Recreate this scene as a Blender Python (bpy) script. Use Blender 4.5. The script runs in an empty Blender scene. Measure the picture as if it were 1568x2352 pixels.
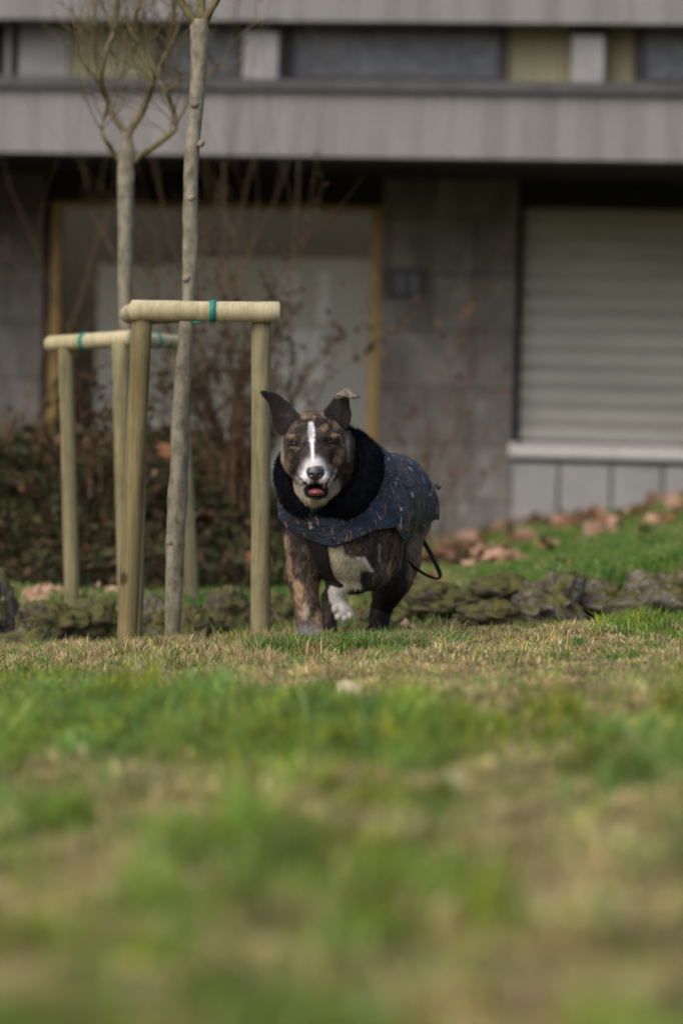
import bpy, math, random
import numpy as np
from mathutils import Vector, Matrix, noise

random.seed(7)
rng = np.random.default_rng(11)
scene = bpy.context.scene
COL = scene.collection

# ------------------------------------------------------------------ camera
CAM_H = 0.48
FPX = 8400.0                       # focal length in units of a 1568 x 2352 picture
cam_data = bpy.data.cameras.new("camera")
cam = bpy.data.objects.new("camera", cam_data)
COL.objects.link(cam)
cam.location = (0, 0, CAM_H)
CAM_ROT = Matrix.Rotation(math.radians(90) - 76 / FPX, 3, 'X') @ Matrix.Rotation(math.radians(1.5), 3, 'Z')
cam.rotation_euler = CAM_ROT.to_euler()
cam_data.sensor_fit = 'VERTICAL'
cam_data.sensor_height = 36
cam_data.sensor_width = 24
cam_data.lens = FPX / 2352 * 36
cam_data.clip_start = 0.1
cam_data.clip_end = 2000
cam_data.dof.use_dof = True
cam_data.dof.focus_distance = 10.28
cam_data.dof.aperture_fstop = 2.25
scene.camera = cam

# ------------------------------------------------------------------ sky, sun, exposure
SUN_EL, SUN_AZ = math.radians(46), math.radians(-142)     # azimuth from +Y, negative = left
world = bpy.data.worlds.new("World")
scene.world = world
world.use_nodes = True
wn = world.node_tree
bg = wn.nodes["Background"]
sky = wn.nodes.new("ShaderNodeTexSky")
sky.sky_type = 'NISHITA'
sky.sun_disc = False
sky.sun_elevation = SUN_EL
sky.sun_rotation = SUN_AZ
sky.air_density = 1.0
sky.dust_density = 6.0
sky.ozone_density = 1.0
wn.links.new(sky.outputs[0], bg.inputs[0])
bg.inputs[1].default_value = 0.15
sun_data = bpy.data.lights.new("sun", 'SUN')
sun_data.energy = 0.5
sun_data.angle = math.radians(85)
sun_data.color = (0.98, 0.985, 1.0)
sun = bpy.data.objects.new("sun", sun_data)
COL.objects.link(sun)
sdir = Vector((math.cos(SUN_EL) * math.sin(SUN_AZ), math.cos(SUN_EL) * math.cos(SUN_AZ), math.sin(SUN_EL)))
sun.rotation_euler = sdir.to_track_quat('Z', 'Y').to_euler()
scene.view_settings.view_transform = 'Standard'
scene.view_settings.look = 'None'
scene.view_settings.gamma = 1
scene.view_settings.exposure = 0.2

# ------------------------------------------------------------------ helpers
def P(px, py, Y):
    """point at depth Y seen at (px, py) of the 1568 x 2352 picture"""
    d = CAM_ROT @ Vector(((px - 784) / FPX, (1176 - py) / FPX, -1))
    t = Y / d.y
    return Vector((d.x * t, Y, CAM_H + d.z * t))

RT = np.array(CAM_ROT)             # 3x3
def Q(v):
    """project points (n,3) to that picture"""
    l = (v - np.array([0, 0, CAM_H])) @ RT
    return 784 + FPX * l[:, 0] / -l[:, 2], 1176 - FPX * l[:, 1] / -l[:, 2]

def sm(a, b, x):
    t = np.clip((x - a) / (b - a), 0, 1)
    return t * t * (3 - 2 * t)

def G(x, y):
    """terrain height"""
    x = np.asarray(x, float); y = np.asarray(y, float)
    xs = 4 * np.tanh(x / 4)
    yc = np.clip(y, -20, 26)
    lawn = np.where(xs < 0, .065, .047) * xs + .007 * np.sin(2.1 * x + 1.1 * yc) + .006 * np.sin(3.7 * yc - 1.3 * x)
    bank = -.01 + .105 * np.clip(x + .3, 0, 4.5) ** 1.5 \
        + .010 * np.sin(5.1 * x + 2 * yc) + .008 * np.sin(4.3 * yc + x)
    mound = sm(14.7, 15.9, yc) * (1 - sm(-.75, .05, x)) * (.50 + .012 * (yc - 16))
    z = lawn - .12 * sm(11.25, 11.9, y)
    s2 = sm(12.5, 13.4, y)
    return z * (1 - s2) + (bank + mound) * s2

def tag(o, label=None, cat=None, group=None, kind=None):
    if label: o["label"] = label
    if cat: o["category"] = cat
    if group: o["group"] = group
    if kind: o["kind"] = kind
    return o

def empty(name, loc, rz=0.0):
    o = bpy.data.objects.new(name, None)
    o.location = loc
    o.rotation_euler = (0, 0, rz)
    o.empty_display_size = .1
    COL.objects.link(o)
    return o

def link_mesh(name, me, mat, parent=None, world_space=True):
    o = bpy.data.objects.new(name, me)
    if mat is not None: me.materials.append(mat)
    COL.objects.link(o)
    if parent is not None:
        o.parent = parent
        if world_space:
            M = Matrix.Identity(4)
            ch = []
            p = parent
            while p is not None:
                ch.append(p.matrix_basis.copy() if p.parent is None else (p.matrix_parent_inverse @ p.matrix_basis))
                p = p.parent
            for m in reversed(ch): M = M @ m
            o.matrix_parent_inverse = M.inverted()
    return o

class MB:
    def __init__(s): s.v = []; s.f = []
    def tube(s, pts, radii, n=10, cap=True, wob=0.0, flat=1.0, seed=0):
        pts = [Vector(p) for p in pts]
        if not hasattr(radii, '__len__'): radii = [radii] * len(pts)
        base = len(s.v)
        t0 = (pts[1] - pts[0]).normalized()
        up = Vector((0, 1, 0)) if abs(t0.y) < .9 else Vector((0, 0, 1))
        a = t0.cross(up).normalized()
        for i, p in enumerate(pts):
            t = (pts[min(i + 1, len(pts) - 1)] - pts[max(i - 1, 0)]).normalized()
            a = (a - t * a.dot(t)).normalized()
            b = t.cross(a)
            for j in range(n):
                th = 2 * math.pi * j / n
                r = radii[i]
                if wob: r *= 1 + wob * noise.noise(Vector((math.cos(th) * 1.5 + seed, math.sin(th) * 1.5, i * .6)))
                s.v.append(p + a * (r * math.cos(th)) + b * (r * math.sin(th) * flat))
        for i in range(len(pts) - 1):
            for j in range(n):
                q = base + i * n + j; q2 = base + i * n + (j + 1) % n
                s.f.append((q, q2, q2 + n, q + n))
        if cap:
            s.f.append(tuple(base + j for j in reversed(range(n))))
            e = base + (len(pts) - 1) * n
            s.f.append(tuple(e + j for j in range(n)))
    def box(s, x0, x1, y0, y1, z0, z1):
        b = len(s.v)
        for z in (z0, z1):
            s.v += [Vector((x0, y0, z)), Vector((x1, y0, z)), Vector((x1, y1, z)), Vector((x0, y1, z))]
        s.f += [(b, b + 3, b + 2, b + 1), (b + 4, b + 5, b + 6, b + 7)]
        for i in range(4):
            j = (i + 1) % 4
            s.f.append((b + i, b + j, b + j + 4, b + i + 4))
    def build(s, name, mat, parent=None, smooth=True, local=False, bevel=0.0):
        me = bpy.data.meshes.new(name)
        me.from_pydata([tuple(v) for v in s.v], [], s.f)
        me.update()
        if smooth:
            me.polygons.foreach_set("use_smooth", [True] * len(me.polygons))
        o = link_mesh(name, me, mat, parent, world_space=not local)
        if bevel:
            m = o.modifiers.new("bevel", 'BEVEL'); m.width = bevel; m.segments = 2
        return o

def np_mesh(name, V, F, mat, parent=None, smooth=True, attrs=None):
    """V (n,3), F (m,k) array or list of arrays"""
    me = bpy.data.meshes.new(name)
    if not isinstance(F, list): F = [F]
    F = [f for f in F if len(f)]
    loops = np.concatenate([f.ravel() for f in F]).astype(np.int32)
    starts = []; off = 0
    for f in F:
        starts.append(off + np.arange(len(f)) * f.shape[1]); off += f.size
    starts = np.concatenate(starts).astype(np.int32)
    me.vertices.add(len(V)); me.vertices.foreach_set("co", np.asarray(V, np.float32).ravel())
    me.loops.add(len(loops)); me.loops.foreach_set("vertex_index", loops)
    me.polygons.add(len(starts)); me.polygons.foreach_set("loop_start", starts)
    if smooth: me.polygons.foreach_set("use_smooth", np.ones(len(starts), bool))
    me.update(calc_edges=True)
    for k, a in (attrs or {}).items():
        ca = me.color_attributes.new(k, 'FLOAT_COLOR', 'POINT')
        c = np.ones((len(V), 4), np.float32); c[:, :a.shape[1]] = a
        ca.data.foreach_set("color", c.ravel())
    return link_mesh(name, me, mat, parent)

# ------------------------------------------------------------------ materials
def new_mat(name, rough=.8, spec=.3):
    m = bpy.data.materials.new(name); m.use_nodes = True
    nt = m.node_tree; b = nt.nodes["Principled BSDF"]
    b.inputs["Roughness"].default_value = rough
    b.inputs["Specular IOR Level"].default_value = spec
    return m, nt, b

def ramp(nt, fac, stops):
    r = nt.nodes.new("ShaderNodeValToRGB")
    el = r.color_ramp.elements
    while len(el) < len(stops): el.new(.5)
    for e, (p, c) in zip(el, stops):
        e.position = p
        e.color = (*c, 1) if hasattr(c, '__len__') else (c, c, c, 1)
    nt.links.new(fac, r.inputs[0])
    return r.outputs[0]

def nz(nt, scale, detail=4, rough=.55, vec=None, dist=0.0):
    n = nt.nodes.new("ShaderNodeTexNoise")
    n.inputs["Scale"].default_value = scale
    n.inputs["Detail"].default_value = detail
    n.inputs["Roughness"].default_value = rough
    n.inputs["Distortion"].default_value = dist
    if vec is None:
        tc = nt.nodes.new("ShaderNodeTexCoord"); vec = tc.outputs["Object"]
    nt.links.new(vec, n.inputs["Vector"])
    return n.outputs["Fac"]

def mapping(nt, scale, loc=(0, 0, 0), rot=(0, 0, 0)):
    tc = nt.nodes.new("ShaderNodeTexCoord"); mp = nt.nodes.new("ShaderNodeMapping")
    mp.inputs["Scale"].default_value = scale; mp.inputs["Location"].default_value = loc
    mp.inputs["Rotation"].default_value = rot
    nt.links.new(tc.outputs["Object"], mp.inputs["Vector"])
    return mp.outputs[0]

def mix(nt, fac, a, b, mode='MIX'):
    n = nt.nodes.new("ShaderNodeMix"); n.data_type = 'RGBA'; n.blend_type = mode
    for sock, val in ((n.inputs["Factor"], fac), (n.inputs["A"], a), (n.inputs["B"], b)):
        pass
    ins = [n.inputs[0], n.inputs[6], n.inputs[7]]
    for s_, val in zip(ins, (fac, a, b)):
        if isinstance(val, bpy.types.NodeSocket): nt.links.new(val, s_)
        elif hasattr(val, '__len__'): s_.default_value = (*val, 1)
        else: s_.default_value = val
    return n.outputs[2]

def bump(nt, b, h, strength=.4, dist=.01):
    n = nt.nodes.new("ShaderNodeBump")
    n.inputs["Strength"].default_value = strength; n.inputs["Distance"].default_value = dist
    nt.links.new(h, n.inputs["Height"]); nt.links.new(n.outputs[0], b.inputs["Normal"])

def noisy(name, c1, c2, scale=8, rough=.8, spec=.3, bs=.3, bd=.01, detail=5, vscale=None, lo=.35, hi=.65):
    m, nt, b = new_mat(name, rough, spec)
    vec = mapping(nt, vscale) if vscale else None
    f = nz(nt, scale, detail, vec=vec)
    nt.links.new(ramp(nt, f, [(lo, c1), (hi, c2)]), b.inputs["Base Color"])
    if bs: bump(nt, b, f, bs, bd)
    return m

def concrete():
    m, nt, b = new_mat("washed_concrete", .9, .2)
    f1 = nz(nt, 1.1, 4, vec=mapping(nt, (1.5, 1.5, .5)))
    f2 = nz(nt, 55, 3, .7)
    st = nz(nt, 3.0, 5, .6, vec=mapping(nt, (2.2, 2.2, .12)))
    c = ramp(nt, f1, [(.3, (.19, .192, .197)), (.7, (.26, .262, .268))])
    c = mix(nt, .5, c, ramp(nt, st, [(.38, (.115, .115, .115)), (.58, (.30, .30, .30))]))
    c = mix(nt, .35, c, ramp(nt, f2, [(.35, (.11, .11, .11)), (.65, (.42, .42, .42))]))
    nt.links.new(c, b.inputs["Base Color"]); bump(nt, b, f2, .6, .008)
    return m
M = {}
M['concrete'] = concrete()
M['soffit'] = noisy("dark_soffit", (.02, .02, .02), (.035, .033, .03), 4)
M['stone'] = None
def stone_wall():
    m, nt, b = new_mat("stone_cladding", .75, .3)
    f1 = nz(nt, 3.4, 8, .72, vec=mapping(nt, (1, 1, .55))); f2 = nz(nt, 40, 3, .7)
    c = ramp(nt, f1, [(.36, (.095, .085, .075)), (.5, (.19, .178, .165)), (.63, (.34, .33, .315))])
    c = mix(nt, .3, c, ramp(nt, f2, [(.35, (.10, .095, .09)), (.65, (.45, .43, .41))]))
    br = nt.nodes.new("ShaderNodeTexBrick")
    br.offset = .5
    br.inputs["Scale"].default_value = 1; br.inputs["Mortar Size"].default_value = .006
    br.inputs["Brick Width"].default_value = .55; br.inputs["Row Height"].default_value = .36
    br.inputs["Color1"].default_value = (1, 1, 1, 1); br.inputs["Color2"].default_value = (.75, .75, .75, 1)
    br.inputs["Mortar"].default_value = (.35, .33, .3, 1)
    nt.links.new(mapping(nt, (1, 1, 1), rot=(math.radians(-90), 0, 0)), br.inputs["Vector"])
    c = mix(nt, 1.0, c, br.outputs["Color"], 'MULTIPLY')
    nt.links.new(c, b.inputs["Base Color"]); bump(nt, b, f2, .3, .004)
    return m
M['stone'] = stone_wall()
M['plinth'] = noisy("grey_plinth", (.34, .345, .35), (.45, .45, .455), 5, .8, bs=.2)
M['sill'] = noisy("pale_sill", (.72, .70, .68), (.82, .8, .78), 9, .7, bs=.1)
M['shutter'] = noisy("cream_shutter", (.50, .50, .465), (.60, .60, .56), 3, .55, .4, bs=.05, vscale=(.6, .6, 3))
M['brass'] = noisy("ochre_frame", (.30, .185, .04), (.45, .29, .08), 6, .45, .5, bs=.05)
M['black'] = noisy("black_gap_shade", (.018, .018, .018), (.03, .03, .03), 6, .7, bs=0)  # gaps, and painted shadow at the column tops and below the sill
M['dark_frame'] = noisy("dark_metal_frame", (.02, .018, .018), (.05, .04, .038), 12, .5, bs=.05)
M['ledge'] = noisy("slate_ledge", (.06, .065, .07), (.09, .095, .10), 8, .6, bs=.1)
M['beige'] = noisy("beige_ribbed_panel", (.36, .345, .22), (.43, .41, .27), 3, .7, bs=.05, vscale=(14, 1, .4))
M['pale'] = noisy("pale_painted_column", (.22, .225, .235), (.29, .295, .305), 6, .7, bs=.1)
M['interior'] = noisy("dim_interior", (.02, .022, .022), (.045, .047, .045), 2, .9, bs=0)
M['paper'] = noisy("pale_paper", (.50, .50, .47), (.64, .64, .60), 1.6, .9, bs=0)
M['reflection_white'] = noisy("pane_reflection_white", (.86, .88, .87), (.92, .93, .92), 5, .9, bs=0)  # white that stands in for pale reflections in the shop glass
def glass_mat(name, tint, spec_mix=.12, refl_rough=.05):
    m, nt, b = new_mat(name)
    nt.nodes.remove(b)
    out = nt.nodes["Material Output"]
    tr = nt.nodes.new("ShaderNodeBsdfTransparent"); tr.inputs[0].default_value = (*tint, 1)
    gl = nt.nodes.new("ShaderNodeBsdfGlossy"); gl.inputs["Roughness"].default_value = refl_rough
    mx = nt.nodes.new("ShaderNodeMixShader"); mx.inputs[0].default_value = spec_mix
    nt.links.new(tr.outputs[0], mx.inputs[1]); nt.links.new(gl.outputs[0], mx.inputs[2])
    nt.links.new(mx.outputs[0], out.inputs[0])
    return m
M['glass'] = glass_mat("shop_glass", (.86, .87, .87), .03)
def dark_glass():
    m, nt, b = new_mat("mottled_blue_glass", .35, .5)
    f = nz(nt, 11, 6, .8); g = nz(nt, 1.3, 2)
    c = ramp(nt, f, [(.40, (.018, .026, .046)), (.6, (.12, .145, .185))])
    c = mix(nt, .4, c, ramp(nt, g, [(.35, (.04, .05, .065)), (.65, (.11, .12, .14))]))
    nt.links.new(c, b.inputs["Base Color"])
    return m
M['blue_glass'] = dark_glass()
M['sign'] = noisy("navy_enamel", (.004, .006, .012), (.008, .010, .018), 10, .4, .5, bs=0)
M['digit'] = noisy("grey_blue_enamel", (.15, .16, .22), (.2, .21, .28), 10, .5, .4, bs=0)

def bark(name, c1, c2, c3):
    m, nt, b = new_mat(name, .9, .15)
    f = nz(nt, 7, 6, .75, vec=mapping(nt, (5, 5, 2.2)))
    f2 = nz(nt, 30, 4, .6)
    c = ramp(nt, f, [(.36, c1), (.5, c2), (.62, c3)])
    c = mix(nt, .3, c, ramp(nt, f2, [(.4, c1), (.62, c3)]))
    nt.links.new(c, b.inputs["Base Color"]); bump(nt, b, f, .5, .01)
    return m
M['bark'] = bark("lichened_bark", (.105, .10, .068), (.235, .22, .16), (.33, .31, .25))
M['twig'] = bark("olive_twig_bark", (.07, .06, .025), (.15, .13, .065), (.23, .2, .11))
M['red_twig'] = bark("reddish_shrub_bark", (.07, .045, .03), (.125, .08, .05), (.19, .13, .08))
def wood(name, c1, c2):
    m, nt, b = new_mat(name, .8, .2)
    f = nz(nt, 6, 8, .75, vec=mapping(nt, (11, 11, .6)), dist=.4)
    k = nz(nt, 4.3, 5, .65)
    c = ramp(nt, f, [(.36, tuple(q * .6 for q in c1)), (.46, c1), (.62, c2)])
    c = mix(nt, .4, c, ramp(nt, k, [(.38, tuple(q * .8 for q in c1)), (.6, c2)]))
    kn = nt.nodes.new("ShaderNodeTexVoronoi"); kn.inputs["Scale"].default_value = 5.5
    nt.links.new(mapping(nt, (1.2, 1.2, .8)), kn.inputs["Vector"])
    kf = ramp(nt, kn.outputs["Distance"], [(.06, 1.0), (.12, 0.0)])
    c = mix(nt, kf, c, (c1[0] * .35, c1[1] * .3, c1[2] * .3))
    nt.links.new(c, b.inputs["Base Color"]); bump(nt, b, f, .25, .004)
    return m
M['wood'] = wood("treated_pine", (.18, .165, .085), (.31, .285, .17))
M['wood_dark'] = wood("shaded_brown_pine", (.15, .122, .055), (.25, .212, .11))  # brown pine, darkened in colour for the less lit stake
M['wood_pale'] = wood("pale_treated_pine", (.42, .38, .22), (.60, .55, .38))
M['tie'] = noisy("teal_tie", (.01, .17, .15), (.02, .25, .21), 20, .5, .4, bs=.1)

def attr_mat(name, rough=.7, trans=.25, spec=.2):
    m, nt, b = new_mat(name, rough, spec)
    a = nt.nodes.new("ShaderNodeAttribute"); a.attribute_name = "Col"
    nt.links.new(a.outputs["Color"], b.inputs["Base Color"])
    out = nt.nodes["Material Output"]
    tl = nt.nodes.new("ShaderNodeBsdfTranslucent"); nt.links.new(a.outputs["Color"], tl.inputs[0])
    mx = nt.nodes.new("ShaderNodeMixShader"); mx.inputs[0].default_value = trans
    nt.links.new(b.outputs[0], mx.inputs[1]); nt.links.new(tl.outputs[0], mx.inputs[2])
    nt.links.new(mx.outputs[0], out.inputs[0])
    return m
M['grass'] = attr_mat("grass_blades", .6, .42)
M['leafy'] = attr_mat("ivy_leaves", .75, .3, .15)

def soil():
    m, nt, b = new_mat("turf_soil", .95, .1)
    a = nt.nodes.new("ShaderNodeAttribute"); a.attribute_name = "Col"
    f = nz(nt, 30, 6, .65)
    c = mix(nt, 1.0, a.outputs["Color"], ramp(nt, f, [(.3, .45), (.7, 1.3)]), 'MULTIPLY')
    nt.links.new(c, b.inputs["Base Color"]); bump(nt, b, f, .6, .02)
    return m
M['soil'] = soil()
def rock_mat(name, moss_amt, base1, base2):
    m, nt, b = new_mat(name, .9, .2)
    f = nz(nt, 9, 8, .7); f2 = nz(nt, 7, 5, .6); f3 = nz(nt, 22, 6, .75)
    c = ramp(nt, f, [(.35, base1), (.62, base2)])
    mossc = ramp(nt, f3, [(.35, (.04, .044, .014)), (.65, (.15, .145, .05))])
    geo = nt.nodes.new("ShaderNodeNewGeometry"); sep = nt.nodes.new("ShaderNodeSeparateXYZ")
    nt.links.new(geo.outputs["Normal"], sep.inputs[0])
    ad = nt.nodes.new("ShaderNodeMath"); ad.operation = 'MULTIPLY_ADD'
    nt.links.new(sep.outputs["Z"], ad.inputs[0]); ad.inputs[1].default_value = .25; nt.links.new(f2, ad.inputs[2])
    mf = ramp(nt, ad.outputs[0], [(.72 - moss_amt, 0.0), (.80 - moss_amt, 1.0)])
    c = mix(nt, mf, c, mossc)
    nt.links.new(c, b.inputs["Base Color"]); bump(nt, b, f, .9, .03)
    return m
M['rock'] = rock_mat("rough_rock", .165, (.05, .044, .034), (.30, .27, .225))
M['rock_moss'] = rock_mat("mossy_rock", .17, (.045, .038, .025), (.20, .175, .12))
def leaf_mat(name, c1, c2):
    m, nt, b = new_mat(name, .7, .25)
    f = nz(nt, 40, 4)
    nt.links.new(ramp(nt, f, [(.3, c1), (.7, c2)]), b.inputs["Base Color"])
    return m
M['leaf_pink'] = leaf_mat("dry_pinkish_leaf", (.26, .155, .105), (.50, .33, .235))
M['leaf_rust'] = leaf_mat("rusty_leaf", (.13, .055, .025), (.28, .13, .06))
M['leaf_pale'] = leaf_mat("pale_dry_leaf", (.5, .44, .27), (.66, .6, .42))
M['leaf_red'] = leaf_mat("dark_red_leaf", (.08, .02, .01), (.15, .045, .02))

# ------------------------------------------------------------------ ground
# dryness of the turf: (px, py, sx, sy, weight) of patches read on the photo, + dry, - green
PATCH = [(400, 1500, 900, 45, 3.4), (1150, 1560, 420, 60, 3.4), (800, 1500, 700, 25, 1.5), (300, 1660, 420, 60, -2.6), (800, 1700, 330, 70, -2.2),
         (1500, 1440, 130, 28, -2.6), (1180, 1545, 60, 25, -2.2), (560, 1645, 120, 45, -1.6), (900, 1745, 110, 50, -2.0),
         (1300, 1680, 260, 35, -1.2), (1500, 1825, 120, 50, -2.2), (1220, 1750, 90, 40, 1.8), (100, 1840, 90, 35, 1.6),
         (250, 1885, 60, 50, 1.8), (180, 1895, 45, 30, -2.0), (450, 1850, 90, 35, 1.3), (1300, 1950, 320, 110, 2.2),
         (1420, 2150, 220, 130, 2.6), (1150, 2150, 90, 60, -2.0), (1000, 2120, 80, 90, -1.8), (640, 1980, 150, 60, -1.5),
         (920, 2010, 80, 50, -1.8), (60, 1940, 90, 70, -1.5), (440, 2050, 60, 50, 1.2), (200, 2300, 330, 80, 1.6),
         (420, 2190, 110, 60, -1.6), (820, 2060, 50, 60, 1.3), (860, 2190, 120, 60, -1.3), (1000, 2330, 500, 50, 1.2),
         (1280, 2130, 70, 80, 1.4), (1050, 1810, 80, 40, .9), (550, 1790, 300, 35, .3), (1350, 1600, 200, 35, 1.0),
         (100, 2080, 140, 60, -.8), (620, 2280, 110, 60, .9), (1530, 1520, 80, 30, .8), (950, 1480, 160, 22, -1.6)]
def blotch(x, y):
    return (np.sin(2.3 * x + 1.7 * y + 1.3 * np.sin(1.9 * y)) + np.sin(4.9 * x - 3.1 * y + 2 * np.sin(2.7 * x)) * .7
            + np.sin(9.7 * x + 7.9 * y + 1.5 * np.sin(6 * y)) * .5)
def dryness(x, y):
    """0 green .. 1 dry"""
    x = np.asarray(x, float); y = np.asarray(y, float)
    v = np.stack([x, np.maximum(y, .8), G(x, y)], 1)
    px, py = Q(v)
    s = .45 * blotch(x, y) + .65 + (.75 * blotch(x * 4.3 + 2, y * 2.6) + .8 * blotch(x * 11 + 5, y * 6)) * (1 - .55 * sm(7.5, 9, y))
    for a, b_, sx, sy, w in PATCH:
        s = s + w * np.exp(-((px - a) / sx) ** 2 - ((py - b_) / sy) ** 2)
    s = np.where(y > 11.6, -.6 + .5 * blotch(x, y), s)
    return 1 / (1 + np.exp(-1.6 * s))

def graded(lo, hi, fine_lo, fine_hi, step, growth=1.22):
    a = list(np.arange(fine_lo, fine_hi + 1e-6, step))
    s = step; v = a[-1]
    while v < hi:
        s *= growth; v += s; a.append(v)
    s = step; v = a[0]; L = []
    while v > lo:
        s *= growth; v -= s; L.append(v)
    return np.array(L[::-1] + a)
gx = graded(-600, 600, -4, 5, .05); gy = graded(-300, 700, 1, 24, .06)
XX, YY = np.meshgrid(gx, gy, indexing='ij')
ZZ = G(XX, YY) + .006 * np.sin(17 * XX + 5 * YY) * (np.abs(XX) < 6)
nx, ny = XX.shape
V = np.stack([XX.ravel(), YY.ravel(), ZZ.ravel()], 1)
I = (np.arange(nx - 1)[:, None] * ny + np.arange(ny - 1)[None]).ravel()
F = np.stack([I, I + ny, I + ny + 1, I + 1], 1)
dr = dryness(V[:, 0], V[:, 1])[:, None]
gc = np.array([.055, .065, .02]) * (1 - dr) + np.array([.19, .15, .09]) * dr
bankm = (V[:, 1] > 11.4)[:, None]
gc = np.where(bankm, np.array([.06, .05, .022]) * .8 + 0 * gc, gc)
ground = np_mesh("ground", V, F, M['soil'], attrs={"Col": gc})
tag(ground, kind="structure")

# ------------------------------------------------------------------ building
TH = math.radians(8)
B0 = Vector((0, 21.5, 0))
EX = Vector((math.cos(TH), -math.sin(TH), 0)); EY = Vector((math.sin(TH), math.cos(TH), 0))
def Bp(px, py, ly):
    d = CAM_ROT @ Vector(((px - 784) / FPX, (1176 - py) / FPX, -1))
    O = Vector((0, 0, CAM_H)) - B0
    t = (ly - O.dot(EY)) / d.dot(EY)
    p = O + d * t
    return p.dot(EX), p.z
def BX(px, ly, py=1000): return Bp(px, py, ly)[0]
def BZ(py, ly, px=784): return Bp(px, py, ly)[1]
bld = empty("apartment_building", B0, -TH)
tag(bld, "grey concrete building with a ribbon of windows above a dark recessed ground floor", "building")
def bbox(name, mat, x0, x1, y0, y1, z0, z1, parent=None, bevel=0.0):
    m = MB(); m.box(x0, x1, y0, y1, z0, z1)
    return m.build(name, mat, parent or bld, smooth=False, local=True, bevel=bevel)
W0, W1 = -11.0, 13.0
WL = 1.9                                   # set-back of the ground floor
z_b0, z_b1 = BZ(360, 0), BZ(210, 0)        # balcony band
z_w0, z_w1 = BZ(184, 0), BZ(49, 0)         # window ribbon
bbox("slab_band", M['concrete'], W0, W1, 0, .22, z_b0, z_b1)
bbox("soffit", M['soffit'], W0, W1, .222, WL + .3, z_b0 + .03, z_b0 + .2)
bbox("window_ledge", M['ledge'], W0, W1, -.045, .35, z_b1 + .001, z_w0)
bbox("slab_band", M['concrete'], W0, W1, .0, .25, z_w1, z_w1 + 1.25)
bbox("upper_wall", M['stone'], W0, W1, .5, .7, z_b0 + .2, z_w1 + 1.2)
bbox("upper_wall", M['concrete'], W0, W1, .30, .6, z_w1 + 1.26, z_w1 + 5.2)
bbox("flat_roof", M['ledge'], W0 - .2, W1 + .2, -.1, 9, z_w1 + 5.205, z_w1 + 5.45)
bbox("side_wall", M['concrete'], W0 - .25, W0 - .002, .0, 9, -1, z_w1 + 5.2)
bbox("side_wall", M['concrete'], W1 + .002, W1 + .25, .0, 9, -1, z_w1 + 5.2)
# window ribbon
RY = .26
def rib(a, b_): return BX(a, RY, 120), BX(b_, RY, 120)
zl, zh = z_w0 + .002, z_w1 + .12
def panel(kind, a, b_):
    x0, x1 = rib(a, b_)
    if kind == 'glass':
        fr = MB(); t = .05
        fr.box(x0, x1, RY - .02, RY + .06, zl, zl + .05); 
        fr.box(x0, x0 + t, RY - .02, RY + .06, zl + .05, zh); fr.box(x1 - t, x1, RY - .02, RY + .06, zl + .05, zh)
        f = fr.build("window", M['dark_frame'], bld, smooth=False, local=True)
        bbox("pane", M['blue_glass'], x0 + t, x1 - t, RY + .02, RY + .04, zl + .05, zh, f)
    elif kind == 'pale':
        bbox("blind", M['pale'], x0, x1, RY, RY + .05, zl, zh)
    elif kind == 'black':
        bbox("window_gap", M['black'], x0, x1, RY + .1, RY + .13, zl, zh)
    elif kind == 'beige':
        m = MB(); n = max(2, int((x1 - x0) / .045)); w = (x1 - x0) / n
        for i in range(n):
            m.box(x0 + i * w, x0 + i * w + w * .62, RY + .03, RY + .06, zl, zh)
        m.box(x0, x1, RY + .061, RY + .1, zl, zh)
        m.build("ribbed_panel", M['beige'], bld, smooth=False, local=True)
for k, a, b_ in [('black', -40, 12), ('pale', 13, 26), ('black', 27, 43), ('pale', 44, 156), ('beige', 157, 358),
                 ('glass', 359, 568), ('glass', 650, 1163), ('beige', 1164, 1456), ('glass', 1457, 1900),
                 ('beige', 1901, 2150), ('glass', 2151, 2700), ('glass', -700, -280), ('beige', -279, -41), ('glass', -1300, -701)]:
    panel(k, a, b_)
for a, b_ in ((569, 649), (1318, 1392)):
    x0, x1 = rib(a, b_)
    bbox("column", M['pale'], x0, x1, .10, .25, z_w0 + .002, z_w1 - .055, bevel=.006)
    bbox("column_top_shadow", M['black'], x0 - .01, x1 + .01, .12, .25, z_w1 - .054, z_w1 - .001)  # black box painting the shadow at the column top
# upper storey above the picture
for i in range(7):
    x = W0 + 1.2 + i * 3.3
    f = bbox("window", M['dark_frame'], x, x + 2.2, .26, .298, z_w1 + 2.2, z_w1 + 3.9)
    bbox("pane", M['blue_glass'], x + .06, x + 2.14, .25, .258, z_w1 + 2.26, z_w1 + 3.84, f)
# ground floor
zc = z_b0 + .03
sx0, sx1 = BX(116, WL, 700), BX(872, WL, 700)
zs = BZ(468, WL, 500)
px0 = BX(1190, WL, 800)
zsh = BZ(478, WL, 1300)
zsill1, zsill0 = BZ(1020, WL, 1300), BZ(1052, WL, 1300)
lx = BX(98, WL, 700)
bbox("wall", M['stone'], W0, lx, WL, WL + .3, -1, zc)
bbox("shadow_gap", M['black'], lx + .001, sx0 - .001, WL + .12, WL + .3, -1, zc)
bbox("lintel", M['soffit'], sx0, sx1, WL + .02, WL + .3, zs, zc)  # near-black colour extends the dark band of shade below the slab
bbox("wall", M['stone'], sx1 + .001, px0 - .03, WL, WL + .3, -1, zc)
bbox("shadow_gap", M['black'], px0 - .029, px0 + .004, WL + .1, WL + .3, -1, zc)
bbox("lintel", M['soffit'], px0 + .005, px0 + 3.2, WL + .05, WL + .3, zsh, zc)  # same near-black colour, shade of the recess put into the strip
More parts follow.
